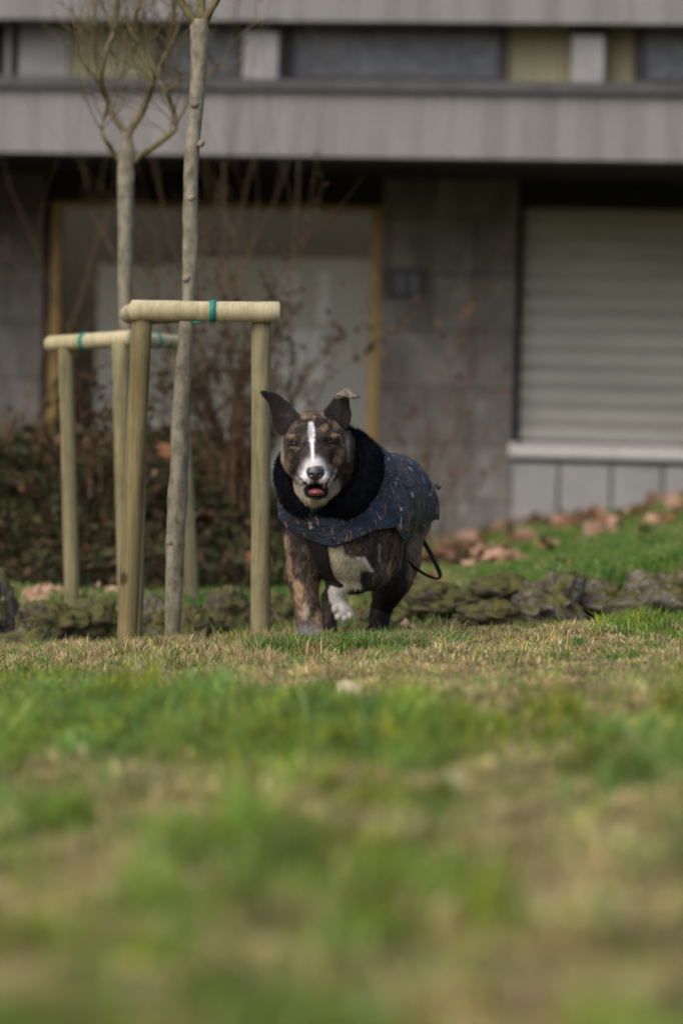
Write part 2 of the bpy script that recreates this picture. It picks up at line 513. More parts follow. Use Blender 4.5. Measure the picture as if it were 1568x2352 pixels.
# shop window
t = .06
fr = MB()
fr.box(sx0, sx0 + t, WL - .01, WL + .08, -.3, zs - .001); fr.box(sx1 - t, sx1, WL - .01, WL + .08, -.3, zs - .001)
fr.box(sx0 + t + .001, sx1 - t - .001, WL - .005, WL + .08, zs - .032, zs - .001)
sf = fr.build("shop_window", M['brass'], bld, smooth=False, local=True)
bbox("pane", M['glass'], sx0 + t, sx1 - t, WL + .03, WL + .038, -.3, zs - .033, sf)
def inner(name, mat, a, b_, y0, y1, ly):
    return bbox(name, mat, BX(a, ly, 700), BX(b_, ly, 700), ly, ly + .01, BZ(y1, ly, 500), BZ(y0, ly, 500), sf)
inner("paper_lining", M['paper'], 224, 425, 612, 1350, WL + .09)
inner("paper_lining", M['paper'], 426, 612, 592, 1350, WL + .11)
inner("paper_lining", M['paper'], 613, 852, 590, 1350, WL + .10)
inner("reflection_sheet", M['reflection_white'], 640, 688, 622, 695, WL + .085)  # bright sheets added as pale reflections on the pane
inner("reflection_sheet", M['reflection_white'], 726, 758, 618, 735, WL + .085)
inner("reflection_sheet", M['reflection_white'], 645, 752, 755, 870, WL + .085)
inner("reflection_sheet", M['reflection_white'], 650, 715, 905, 985, WL + .085)
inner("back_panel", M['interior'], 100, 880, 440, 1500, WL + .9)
# shutter
ms = MB(); prof = []
z = zsill1; pitch = .118; xs0, xs1 = px0 + .006, px0 + 3.2
pts = []
while z < zsh + .1:
    for u, d in ((0, .045), (.10, .040), (.14, .0), (.3, -.012), (.46, -.004), (.5, .014), (.54, -.002), (.75, -.010), (.93, .0)):
        pts.append((WL + .13 + d, z + u * pitch))
    z += pitch
b0 = len(ms.v)
for (yy, z) in pts: ms.v += [Vector((xs0, yy, z)), Vector((xs1, yy, z))]
for i in range(len(pts) - 1): ms.f.append((b0 + 2 * i, b0 + 2 * i + 1, b0 + 2 * i + 3, b0 + 2 * i + 2))
sh = ms.build("roller_shutter", M['shutter'], bld, smooth=False, local=True)
bbox("window_sill", M['sill'], px0 - .04, px0 + 3.25, WL - .06, WL + .12, zsill0, zsill1 - .001, bevel=.006)
# plinth of upright panels
edges = [px0 - .028] + [BX(q, WL, 1120) for q in (1281, 1402, 1520)]
step = edges[3] - edges[2]
while edges[-1] < px0 + 3.1: edges.append(edges[-1] + step)
for i in range(len(edges) - 1):
    bbox("plinth_panel", M['plinth'], edges[i] + .008, edges[i + 1] - .008, WL + .0, WL + .06, -1, zsill0 - .035, bevel=.004)
bbox("plinth_back", M['black'], px0 - .028, px0 + 3.2, WL + .061, WL + .3, -1, zsill0)  # black shows in the panel joints and paints the shadow under the sill
bbox("wall", M['stone'], px0 + 3.201, W1, WL, WL + .3, -1, zc)
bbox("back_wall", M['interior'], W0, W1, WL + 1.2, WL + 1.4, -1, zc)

# house number plate
s0, s1 = BX(885, WL, 650), BX(967, WL, 650); q0, q1 = BZ(683, WL, 925), BZ(617, WL, 925)
sg = empty("house_number_sign", B0 + EX * ((s0 + s1) / 2) + EY * (WL - .02) + Vector((0, 0, (q0 + q1) / 2)), -TH)
tag(sg, "small dark navy number plate reading 11 beside the shop window frame", "sign")
hw, hh = (s1 - s0) / 2, (q1 - q0) / 2
m = MB(); m.box(-hw, hw, -.012, .018, -hh, hh)
m.build("plate", M['sign'], sg, smooth=False, local=True, bevel=.006)
for cx in (-.012, .082):
    m = MB(); w = .016
    m.box(cx - w, cx + w, -.0165, -.0125, -hh * .62, hh * .62)
    m.v += [Vector((cx - w, -.0165, hh * .62)), Vector((cx - w, -.0165, hh * .3)), Vector((cx - w - .028, -.0165, hh * .22)), Vector((cx - w - .028, -.0165, hh * .36))]
    n = len(m.v); m.f.append((n - 4, n - 1, n - 2, n - 3))
    m.build("digit", M['digit'], sg, smooth=False, local=True)

# ------------------------------------------------------------------ rocks
def rock(px, py, Y, w, h, d, mat, label, seed):
    c = P(px, py, Y)
    g = float(G(c.x, Y))
    n1, n2 = 40, 60
    Vv = []
    for i in range(n1 + 1):
        th = math.pi * i / n1
        for j in range(n2):
            ph = 2 * math.pi * j / n2
            d_ = Vector((math.sin(th) * math.cos(ph), math.sin(th) * math.sin(ph), math.cos(th)))
            q = d_ * 1.3 + Vector((seed * 7.1, seed * 3.3, 0))
            r = 1 + .42 * noise.noise(q) + .26 * noise.noise(q * 2.3) + .16 * noise.noise(q * 5.1) + .09 * noise.noise(q * 11)
            cell = noise.cell(d_ * 2.1 + Vector((seed, 0, 0))) * .12
            r += cell * .5
            Vv.append((d_.x * w / 2 * r, d_.y * d / 2 * r, d_.z * h / 2 * r))
    Ff = []
    for i in range(n1):
        for j in range(n2):
            a = i * n2 + j; b_ = i * n2 + (j + 1) % n2
            Ff.append((a, a + n2, b_ + n2, b_))
    me = bpy.data.meshes.new("rock"); me.from_pydata(Vv, [], Ff); me.update()
    me.polygons.foreach_set("use_smooth", [True] * len(me.polygons))
    o = link_mesh("rock", me, mat)
    o.location = c
    tag(o, label, "rock", "rocks edging the lawn")
    return o
ROCKS = [
    (1262, 1392, 12.4, .22, .20, .28, 'rock', "pale grey craggy rock right of the dog, left end of the big rough outcrop"),
    (1375, 1402, 12.6, .30, .19, .34, 'rock', "brown pitted rock in the middle of the outcrop on the right"),
    (1520, 1388, 12.5, .34, .23, .36, 'rock', "dark overhanging rock at the right edge of the photo"),
    (1005, 1386, 12.6, .22, .15, .3, 'rock_moss', "low mossy rock just right of the dog's hind leg"),
    (1128, 1422, 12.3, .20, .11, .24, 'rock_moss', "flat dark mossy rock between the dog and the craggy outcrop"),
    (1150, 1362, 13.0, .24, .13, .24, 'rock_moss', "mossy rock under the large pinkish leaves"),
    (-12, 1410, 12.1, .13, .26, .2, 'rock', "upright grey rock cut off by the left edge of the photo"),
    (120, 1440, 12.4, .26, .15, .22, 'rock_moss', "moss covered rock in front of the leftmost stake"),
    (222, 1436, 12.5, .20, .15, .22, 'rock_moss', "rounded mossy rock left of the leaning brown stake"),
    (352, 1432, 12.6, .13, .17, .18, 'rock', "small grey rock between the brown stake and the tree trunk"),
    (446, 1436, 12.3, .12, .13, .14, 'rock_moss', "small round yellow-green mossy rock right of the tree trunk"),
    (522, 1412, 12.6, .17, .17, .2, 'rock_moss', "dark mossy rock left of the upright right-hand stake"),
    (648, 1416, 12.7, .17, .15, .2, 'rock_moss', "dark mossy rock between the upright stake and the dog's front leg"),
    (880, 1425, 12.5, .2, .12, .2, 'rock_moss', "dark mossy rock seen between the dog's legs"),
    (55, 1478, 12.0, .16, .12, .16, 'rock', "low dark rock at the lawn edge near the left border"),
]
for i, (px, py, Y, w, h, d, mt, lab) in enumerate(ROCKS):
    rock(px, py, Y, w, h, d, M[mt], lab, i + 1.37)

# ------------------------------------------------------------------ trees
def pxpath(pts, Y, zig=0.0):
    """pts: (px, py, radius in px[, depth offset])"""
    out = []; rad = []
    for q in pts:
        Yq = Y + (q[3] if len(q) > 3 else 0)
        out.append(P(q[0], q[1], Yq)); rad.append(q[2] / FPX * Yq)
    return out, rad
def resample(pts, rad, n):
    """smooth a polyline"""
    res = []; rr = []
    L = len(pts)
    for i in range(L - 1):
        p0 = pts[max(i - 1, 0)]; p1 = pts[i]; p2 = pts[i + 1]; p3 = pts[min(i + 2, L - 1)]
        for k in range(n):
            t = k / n
            res.append(.5 * ((2 * p1) + (p2 - p0) * t + (2 * p0 - 5 * p1 + 4 * p2 - p3) * t * t + (3 * p1 - p0 - 3 * p2 + p3) * t ** 3))
            rr.append(rad[i] * (1 - t) + rad[i + 1] * t)
    res.append(pts[-1]); rr.append(rad[-1])
    return res, rr
def grow(m, p, d, r, L, depth, rs, wander=.35, kids=3, up=.15):
    """recursive twig"""
    n = 5; pts = [p]; rad = [r]; cur = p.copy(); dd = d.normalized()
    for i in range(n):
        dd = (dd + Vector((rs.uniform(-1, 1), rs.uniform(-1, 1), rs.uniform(-1, 1) + up)) * wander * .5).normalized()
        cur = cur + dd * (L / n); pts.append(cur.copy()); rad.append(r * (1 - .6 * (i + 1) / n))
    m.tube(pts, rad, n=6 if r > .003 else 4, cap=False)
    if depth > 0:
        for k in range(kids):
            i = rs.randint(1, n)
            nd = (dd + Vector((rs.uniform(-1, 1), rs.uniform(-1, 1), rs.uniform(-.3, 1))) * .9).normalized()
            grow(m, pts[i], nd, max(rad[i] * .65, .0012), L * rs.uniform(.5, .8), depth - 1, rs, wander, kids, up)

rs = random.Random(3)
# front tree
tY = 11.45
tp = P(396, 1500, tY)
tree = empty("young_tree", (tp.x, tY, float(G(tp.x, tY))))
tag(tree, "slim pale trunk of the nearer bare young tree, standing inside the front stake frame", "tree")
m = MB()
pts, rad = pxpath([(394, 1530, 19), (396, 1480, 18), (398, 1400, 20), (401, 1300, 21), (406, 1200, 22), (410, 1100, 21), (414, 1000, 21), (419, 900, 20),
                   (425, 800, 18.5), (432, 720, 17), (436, 640, 16.5), (437, 540, 17), (438, 460, 17), (441, 350, 17), (449, 270, 16), (454, 200, 16.5), (458, 120, 19), (459, 70, 22), (460, 45, 17)], tY)
pts, rad = resample(pts, rad, 4)
m.tube(pts, rad, 14, wob=.16, seed=4)
for (a, b_, c) in ((448, 240, 7), (428, 640, 6), (392, 1245, 7), (440, 455, 5), (462, 330, 6)):
    k = P(a, b_, tY - .02); m.tube([k - Vector((.012, 0, .006)), k, k + Vector((.012, 0, .006))], [.003, c / FPX * tY * 1.6, .003], 8)
m.build("trunk", M['bark'], tree)
m = MB()
forks = [[(455, 62, 11), (430, 25, 9), (410, -10, 8), (395, -80, 7), (400, -200, 5), (380, -420, 3)],
         [(464, 60, 11), (485, 20, 9), (502, -8, 8), (530, -90, 7), (545, -220, 5), (590, -420, 3)],
         [(459, 50, 12, .05), (462, 0, 10, .1), (458, -120, 8, .2), (470, -300, 5, .25), (465, -560, 3, .3)]]
for fpt in forks:
    pts, rad = pxpath(fpt, tY); pts, rad = resample(pts, rad, 4); m.tube(pts, rad, 8, cap=False, wob=.1)
    for i in range(7, len(pts), 2):
        grow(m, pts[i], Vector((rs.uniform(-1, 1), rs.uniform(-1, 1), .8)), .0035, .28, 1, rs)
m.build("crown", M['twig'], tree)

# rear tree
bY = 13.25
tp = P(300, 1390, bY)
tree2 = empty("young_tree", (tp.x, bY, float(G(tp.x, bY))))
tag(tree2, "farther young tree with crooked forking bare branches, rising from the rear stake frame", "tree")
m = MB()
pts, rad = pxpath([(318, 1430, 19), (316, 1380, 18), (310, 1200, 18), (302, 1000, 17), (295, 850, 17), (289, 740, 17), (288, 620, 17), (290, 500, 18), (290, 400, 18), (292, 360, 19), (293, 330, 13), (291, 305, 12)], bY)
pts, rad = resample(pts, rad, 4); m.tube(pts, rad, 12, wob=.2, seed=9)
m.build("trunk", M['bark'], tree2)
m = MB()
br = [[(292, 318, 12), (284, 298, 8), (262, 270, 7), (245, 225, 7), (232, 185, 7), (245, 125, 6), (262, 65, 6), (268, 0, 5), (262, -120, 4), (280, -300, 3)],
      [(293, 318, 12), (300, 298, 9), (325, 255, 9), (342, 215, 8), (352, 190, 8), (335, 140, 7), (318, 95, 6), (312, 40, 6), (326, 0, 5), (335, -120, 4), (320, -300, 3)],
      [(308, 372, 9), (330, 352, 7), (360, 335, 7), (398, 306, 7), (402, 285, 6), (397, 250, 6), (383, 215, 6), (365, 175, 5), (378, 120, 4), (398, 60, 4), (402, -40, 3), (420, -200, 2)],
      [(278, 372, 8), (262, 350, 5), (242, 320, 5), (232, 290, 4), (240, 262, 4), (250, 235, 3)],
      [(352, 190, 5), (368, 150, 4), (392, 110, 4), (412, 60, 3), (430, 10, 3)],
      [(232, 185, 5), (222, 150, 4), (215, 100, 4), (222, 50, 3), (210, 0, 3)],
      [(262, 65, 4), (246, 40, 3), (236, 10, 3), (225, -30, 2)],
      [(318, 95, 4), (296, 60, 3), (288, 10, 3), (285, -40, 2)],
      [(402, 285, 4), (425, 250, 3), (445, 215, 3), (470, 190, 2), (505, 160, 2)],
      [(383, 215, 4), (410, 190, 3), (450, 175, 2), (520, 150, 2)]]
for fpt in br:
    pts, rad = pxpath(fpt, bY)
    for i in range(2, len(pts)): pts[i].y += .05 * math.sin(i * 1.7 + fpt[0][0])
    pts, rad = resample(pts, rad, 3); m.tube(pts, [r * .95 for r in rad], 7, cap=False, wob=.15)
    for i in range(8, len(pts), 3):
        if pts[i].z > P(784, 330, bY).z:
            for _ in range(2): grow(m, pts[i], Vector((rs.uniform(-1, 1), rs.uniform(-1, 1), 1)), .0024, .24, 2, rs, .5)
m.build("crown", M['twig'], tree2)

# stake frames
def log(name, p0, p1, r, mat, parent, seed, extra=0.0):
    m = MB(); n = 14
    p0 = Vector(p0); p1 = Vector(p1)
    pts = [p0.lerp(p1, i / n) for i in range(n + 1)]
    # slightly rounded ends
    d = (p1 - p0).normalized()
    pts = [p0 - d * .004] + pts + [p1 + d * .004]
    rr = [r * .82] + [r] * (n + 1) + [r * .82]
    m.tube(pts, rr, 18, wob=.05, seed=seed)
    return m.build(name, mat, parent)
def ring(name, c, axis, r, parent):
    m = MB(); a = Vector(axis).normalized()
    m.tube([c - a * .011, c - a * .009, c + a * .009, c + a * .011], [r * .9, r * 1.07, r * 1.07, r * .9], 18)
    return m.build(name, M['tie'], parent)
fY = 11.15
A1 = P(327, 728, fY); A0 = P(288, 1530, fY - .02)
R1 = P(600, 730, fY + .03); R0 = P(598, 1520, fY + .03)
C1 = P(322, 738, fY + .55); C0 = P(307, 1500, fY + .55)
fr1 = empty("stake_frame", (P(430, 1480, fY + .2).x, fY + .2, float(G(-.45, fY + .2))))
tag(fr1, "nearer tree support of round wooden stakes with a teal tie on its top rail", "tree stakes")
rr = 23 / FPX * fY
log("stake", A0, A1, rr, M['wood_dark'], fr1, 1)
log("stake", R0, R1, rr * .98, M['wood'], fr1, 2)
log("stake", C0, C1, rr * .95, M['wood'], fr1, 3)
log("rail", P(303, 713, fY - .02), P(640, 717, fY + .0), rr * 1.03, M['wood_pale'], fr1, 4)
log("rail", P(318, 712, fY + .05), P(296, 722, fY + .62), rr * .95, M['wood_pale'], fr1, 5)
log("rail", P(330, 728, fY + .6), P(596, 714, fY + .12), rr * .8, M['wood'], fr1, 6)
c = P(489, 715, fY - .01); ring("tie", c, P(640, 717, fY) - P(303, 713, fY), rr * 1.04, fr1)
m = MB(); k = P(478, 735, fY + .06); m.tube([c + Vector((0, .03, -.02)), k, P(455, 742, fY + .18), P(436, 738, tY)], [.004, .004, .004, .004], 6)
m.build("tie", M['tie'], fr1)
gY = 13.3
fr2 = empty("stake_frame", (P(280, 1390, gY).x, gY, float(G(-.8, gY))))
tag(fr2, "farther tree support of round wooden stakes, behind and left of the nearer one", "tree stakes")
r2 = 17.5 / FPX * gY
log("stake", P(168, 1440, gY - .1), P(152, 800, gY - .1), r2, M['wood'], fr2, 11)
log("stake", P(292, 1450, gY - .3), P(277, 790, gY - .3), r2 * 1.12, M['wood'], fr2, 12)
log("stake", P(445, 1450, gY + .2), P(412, 795, gY + .2), r2 * .95, M['wood'], fr2, 13)
log("rail", P(115, 790, gY - .05), P(302, 777, gY - .32), r2 * 1.05, M['wood_pale'], fr2, 14)
log("rail", P(270, 778, gY - .27), P(408, 786, gY + .2), r2 * .95, M['wood_pale'], fr2, 15)
ring("tie", P(197, 784, gY - .17), P(302, 777, gY - .32) - P(115, 790, gY - .05), r2 * 1.1, fr2)
ring("tie", P(356, 783, gY + .02), P(408, 786, gY + .2) - P(270, 778, gY - .27), r2 * 1.0, fr2)

# ------------------------------------------------------------------ shrubs
def leaf_cloud(name, centers, size, cols, parent, rs_, mat):
    n = len(centers)
    c = np.array(centers)
    a = rs_.normal(size=(n, 3)); a /= np.linalg.norm(a, axis=1)[:, None]
    b_ = np.cross(a, rs_.normal(size=(n, 3))); b_ /= np.linalg.norm(b_, axis=1)[:, None]
    s = (size * rs_.uniform(.6, 1.3, n))[:, None]
    Vv = np.stack([c - a * s, c + b_ * s * .55, c + a * s, c - b_ * s * .55 + np.cross(a, b_) * s * .3], 1).reshape(-1, 3)
    Ff = np.arange(n * 4).reshape(-1, 4)
    cc = cols[rs_.integers(0, len(cols), n)] * rs_.uniform(.7, 1.25, (n, 1))
    return np_mesh(name, Vv, Ff, mat, parent, smooth=False, attrs={"Col": np.repeat(cc, 4, 0)})

def shrub(px, py, Y, stems, label, spread, seed, leaf_n, cols, hgt, r0=.011, depth=2, lf=.018, kids=3):
    rs_ = random.Random(seed); nr = np.random.default_rng(seed)
    b_ = P(px, py, Y); b_.z = float(G(b_.x, Y))
    t = empty("bare_shrub", b_)
    tag(t, label, "shrub")
    m = MB()
    for i in range(stems):
        d = Vector((rs_.uniform(-spread, spread), rs_.uniform(-.3, .3), 1))
        h = hgt * rs_.uniform(.55, 1.1)
        p = b_ + Vector((rs_.uniform(-.12, .12), rs_.uniform(-.1, .1), -.03))
        grow(m, p, d, r0 * rs_.uniform(.6, 1.1), h, depth, rs_, .28, kids, .12)
    m.build("stems", M['red_twig'], t)
    vs = m.v
    idx = nr.choice(len(vs), leaf_n)
    cen = [vs[i] + Vector(nr.normal(0, .012, 3)) for i in idx]
    leaf_cloud("leaves", cen, lf, np.array(cols), t, nr, M['leafy'])
BR = [(.08, .045, .028), (.11, .06, .035), (.06, .04, .022), (.09, .08, .035)]
shrub(530, 1330, 16.0, 14, "dense reddish brown bare shrub filling the gap behind the front stakes", .36, 21, 2200, BR, .74, lf=.016, kids=4)
shrub(600, 1340, 17.2, 5, "tall thin reddish stems rising in front of the shop window towards the soffit", .24, 22, 20, BR, 1.7, r0=.007, kids=2, lf=.014)
shrub(440, 1330, 16.9, 3, "twiggy tall shrub behind the two tree trunks", .45, 23, 20, BR, 1.3, r0=.007, kids=2, lf=.014)
shrub(980, 1300, 18.6, 7, "sparse shrub with a few orange leaves in front of the stone pillar", .35, 24, 45, [(.17, .075, .035), (.14, .08, .04)], .9, r0=.006, lf=.026)
shrub(20, 1150, 18.0, 6, "thin bare stems leaning at the left edge before the grey wall", .8, 25, 10, BR, 1.1, r0=.008)
shrub(760, 1330, 17.5, 8, "low tangled bare shrub behind the dog's head", .5, 26, 300, BR, .65, r0=.008, lf=.016)
shrub(240, 1340, 15.3, 12, "dark brown twiggy shrub on the ivy bank behind the rear stakes", .5, 27, 900, BR + [(.04, .05, .02)], .42, r0=.008, lf=.02)

# ivy on the left bank
n = 26000
x = rng.uniform(-4.5, .15, n); y = 14.3 + rng.beta(1.2, 3, n) * 6.5
keep = (rng.random(n) < .25 + .75 * (1 - sm(-.5, .1, x)))
x, y = x[keep], y[keep]
z = G(x, y) + rng.uniform(0, .12, len(x)) * (1 + .8 * np.sin(3 * x + 2 * y))
ivc = 1.15 * np.array([(.03, .05, .02), (.05, .075, .028), (.02, .028, .014), (.075, .08, .035), (.10, .062, .038), (.15, .085, .055), (.045, .035, .022), (.06, .06, .03)])
ivc = ivc * .55 + ivc.mean(0) * .45
o = leaf_cloud("ivy", list(np.stack([x, y, z], 1)), .034, ivc, None, rng, M['leafy'])
tag(o, "dark ivy and brambles covering the bank on the left", "ivy", kind="stuff")

# ------------------------------------------------------------------ fallen leaves
def leaf_mesh(seed, w, l):
    r_ = random.Random(seed); Vv = []; Ff = []
    n = 14
    Vv.append((0, 0, .006))
    for i in range(n):
        a = 2 * math.pi * i / n
        rad = 1 + .16 * math.cos(5 * a) + r_.uniform(-.12, .12)
        xx, yy = math.cos(a) * rad * l / 2, math.sin(a) * rad * w / 2
        Vv.append((xx, yy, .55 * yy * yy / (l * .3) + .3 * xx * abs(xx) / l + r_.uniform(-.004, .008)))
    for i in range(n): Ff.append((0, 1 + i, 1 + (i + 1) % n))
    me = bpy.data.meshes.new("leaf"); me.from_pydata(Vv, [], Ff); me.update()
    return me
LM = {}
for key in ('leaf_pink', 'leaf_rust', 'leaf_pale', 'leaf_red'):
    LM[key] = []
    for s in range(4):
        me = leaf_mesh(s + 5, .075, .10); me.materials.append(M[key]); LM[key].append(me)
def put_leaf(x, y, z, key, size, label, tilt=.35, group=None):
    o = bpy.data.objects.new("fallen_leaf", random.choice(LM[key])); COL.objects.link(o)
    o.location = (x, y, z); o.scale = (size, size, size)
    o.rotation_euler = (random.uniform(-tilt, tilt) + .5, random.uniform(-tilt, tilt), random.uniform(0, 6.28))
    tag(o, label, "leaf", group)
    return o
def on_ground(px, py, Ymin, Ymax):
    best = None
    for Y in np.arange(Ymin, Ymax, .05):
        p = P(px, py, Y)
        if best is None or abs(p.z - float(G(p.x, Y))) < best[0]: best = (abs(p.z - float(G(p.x, Y))), p)
    return best[1]
spots = [(1140, 1312), (1165, 1318), (1115, 1308), (1100, 1300), (1230, 1213), (1248, 1220), (1218, 1210), (1310, 1216), (1330, 1222), (1295, 1212),
         (1390, 1168), (1210, 1256), (1188, 1262), (1240, 1262), (1060, 1262), (1085, 1270), (1040, 1296), (1030, 1318), (1012, 1280), (1400, 1230), (1440, 1200),
         (1480, 1185), (1530, 1175), (1555, 1200), (1420, 1210), (1370, 1196), (1120, 1240), (1150, 1232), (1352, 1210), (1500, 1225), (1370, 1240), (1010, 1300), (985, 1310), (1075, 1290)]
spots += [(a + random.gauss(0, 16), b_ + random.gauss(0, 5)) for a, b_ in spots for _ in range(2)]
for i, (a, b_) in enumerate(spots):
    p = on_ground(a, b_, 13.3, 23.3)
    put_leaf(p.x, p.y, float(G(p.x, p.y)) + .055, 'leaf_pink' if i % 4 else 'leaf_rust', random.uniform(.8, 1.35), "dry pinkish brown fallen leaf on the grassy bank right of the dog", .6, "fallen leaves on the right bank")
for i in range(110):
    y = random.uniform(13.8, 23); x = random.uniform(.15, .55 + .12 * y)
    if float(blotch(x * 1.5, y * .8)) < -.1: continue
    put_leaf(x, y, float(G(x, y)) + .05, 'leaf_pink' if i % 3 else 'leaf_rust', random.uniform(.7, 1.3), "dry pinkish brown fallen leaf on the grassy bank right of the dog", .6, "fallen leaves on the right bank")
for i in range(70):
    y = random.uniform(14.9, 17.5); x = random.uniform(-.13 * y, -.3)
    put_leaf(x, y, float(G(x, y)) + .09, 'leaf_pink' if i % 3 == 0 else 'leaf_rust', random.uniform(.6, 1.2), "brown fallen leaf caught on the ivy bank at the left", .6, "fallen leaves on the ivy bank")
for (a, b_) in ((95, 1385), (120, 1382), (80, 1390), (215, 1378), (245, 1382), (430, 1385)):
    p = on_ground(a, b_, 12.9, 14.2)
    put_leaf(p.x, p.y, float(G(p.x, p.y)) + .03, 'leaf_pink', 1.0, "pinkish fallen leaf on the ground behind the left rocks", .5, "fallen leaves behind the left rocks")
p = P(512, 1046, 16.4); put_leaf(p.x, p.y, p.z, 'leaf_pale', .8, "single pale yellow leaf caught in the brown shrub", .3)
p = P(935, 1440, 11.9); put_leaf(p.x, p.y, p.z, 'leaf_pink', .7, "orange-pink fallen leaf at the lawn edge just right of the dog's legs", .2)
def lawn_leaf(a, b_, key, size, label, rot):
    p = on_ground(a, b_, 3, 11); q = P(a, b_, p.y)
    o = put_leaf(q.x, q.y, q.z + .018, key, size, label); o.rotation_euler = rot
lawn_leaf(798, 1612, 'leaf_pale', .62, "pale cream fallen leaf standing in the dry grass below the dog", (1.1, .5, .3))
lawn_leaf(590, 1800, 'leaf_red', .40, "dark reddish brown fallen leaf in the green grass, lower centre left", (1.0, .1, .4))
lawn_leaf(1315, 1680, 'leaf_rust', .4, "small dull brown fallen leaf in the grass on the right", (.9, -.2, .1))
lawn_leaf(1040, 1822, 'leaf_pale', .42, "blurred pale fallen leaf in the middle of the lawn right of centre", (.8, .3, .8))
lawn_leaf(440, 2062, 'leaf_pale', .24, "small blurred whitish leaf low in the foreground grass", (.8, .2, 0))

# ------------------------------------------------------------------ grass
def blades(x, y, h, w, lean, col):
    n = len(x)
    z = G(x, y)
    az = rng.uniform(0, 2 * np.pi, n); fa = rng.uniform(0, np.pi, n)
    dx, dy = np.cos(az) * lean * h, np.sin(az) * lean * h
    wx, wy = np.cos(fa) * w, np.sin(fa) * w
    b0 = np.stack([x, y, z - .004], 1); W = np.stack([wx, wy, 0 * wx], 1) * .5
    D = np.stack([dx, dy, 0 * dx], 1)
    H = np.zeros((n, 3)); H[:, 2] = h
    mid = b0 + D * .3 + H * .55; tip = b0 + D + H * np.clip(1 - .35 * lean, .3, 1)[:, None]
    Vv = np.stack([b0 - W, b0 + W, mid - W * .8, mid + W * .8, tip], 1).reshape(-1, 3)
    k = np.arange(n)[:, None] * 5
    Fq = k + np.array([[0, 1, 3, 2]]); Ft = k + np.array([[2, 3, 4]])
    return Vv, Fq, Ft, np.repeat(col, 5, 0)
GREENS = np.array([(.085, .15, .03), (.06, .12, .028), (.12, .17, .035), (.10, .16, .055), (.045, .10, .02), (.15, .19, .03), (.09, .17, .07)])
DRYS = np.array([(.40, .31, .175), (.33, .25, .14), (.47, .38, .23), (.27, .19, .12), (.38, .33, .16), (.22, .16, .09), (.52, .44, .27)])
def grass_cols(d):
    n = len(d)
    isd = rng.random(n) < d
    c = np.where(isd[:, None], DRYS[rng.integers(0, len(DRYS), n)] * np.array([1.45, 1.5, 1.42]), GREENS[rng.integers(0, len(GREENS), n)] * 2.05)
    return c * rng.uniform(.65, 1.15, (n, 1)), isd
def lawn_positions(n, y0, y1, wide):
    y = y0 + (y1 - y0) * rng.random(n) ** .75
    hw = .105 * y + .25 if not wide else np.full(n, 4.5)
    x = rng.uniform(-1, 1, n) * hw
    return x, y
x1, y1 = lawn_positions(380000, 2.5, 11.7, False)
x2, y2 = lawn_positions(270000, 1.5, 11.9, True)
xa = np.concatenate([x1, x2]); ya = np.concatenate([y1, y2])
# tufts
tcx = rng.uniform(-1.6, 1.6, 1900); tcy = rng.uniform(2.5, 11.9, 1900)
tk = np.abs(tcx) < .11 * tcy + .2
tcx, tcy = tcx[tk], tcy[tk]
ti = rng.integers(0, len(tcx), 110000)
xt = tcx[ti] + rng.normal(0, .022, 110000); yt = tcy[ti] + rng.normal(0, .022, 110000)
xa = np.concatenate([xa, xt]); ya = np.concatenate([ya, yt])
istuft = np.zeros(len(xa), bool); istuft[-110000:] = True
d = dryness(xa, ya)
d = np.clip(.5 + (d - .5) * np.where(ya < 8.3, .95, 1.1), .05, .93)
col, isd = grass_cols(d)
tcol = 0.7 + .75 * ((np.sin(xa * 43 + ya * 17 + 2 * np.sin(ya * 19)) + np.sin(xa * 23 - ya * 21 + 2 * np.sin(xa * 17))) * .25 + .5)
col = col * tcol[:, None]
hu = .5 + .5 * np.sin(xa * 8 + 2.3 * np.sin(ya * 3.1)) * np.sin(ya * 4.3 + 1.7 * np.sin(xa * 6))
col = np.where(isd[:, None], col, col * (np.array([.95, 1.0, 1.0]) * (1 - hu[:, None]) + np.array([1.38, 1.08, .62]) * hu[:, None]))
tt_ = rng.uniform(.65, 1.5, (len(tcx), 1)) * rng.uniform(.93, 1.07, (len(tcx), 3))
col[-110000:] *= tt_[ti]
h = np.where(isd, rng.uniform(.012, .034, len(xa)), rng.uniform(.018, .048, len(xa)))
th_ = rng.uniform(.9, 2.1, len(tcx)); hsc = np.ones(len(xa)); hsc[-110000:] = th_[ti]
hsc *= .85 + .35 * np.sin(xa * 9 + 3 * np.sin(ya * 5)) * np.sin(ya * 7 + xa * 4)
h = h * (1 + .5 * (1 - d)) * hsc * np.where((xa > .35) & (ya > 9), .75, 1)
lean = np.where(isd, rng.uniform(.2, 1.7, len(xa)), rng.uniform(.1, .8, len(xa)))
w = rng.uniform(.002, .0055, len(xa)) * (1 + .5 * istuft * (ya < 7))
Vv, Fq, Ft, cc = blades(xa, ya, h, w, lean, col)
o = np_mesh("lawn_grass", Vv, [Fq, Ft], M['grass'], smooth=False, attrs={"Col": cc})
tag(o, "patchy short lawn grass, part green and part straw coloured", "grass", kind="stuff")
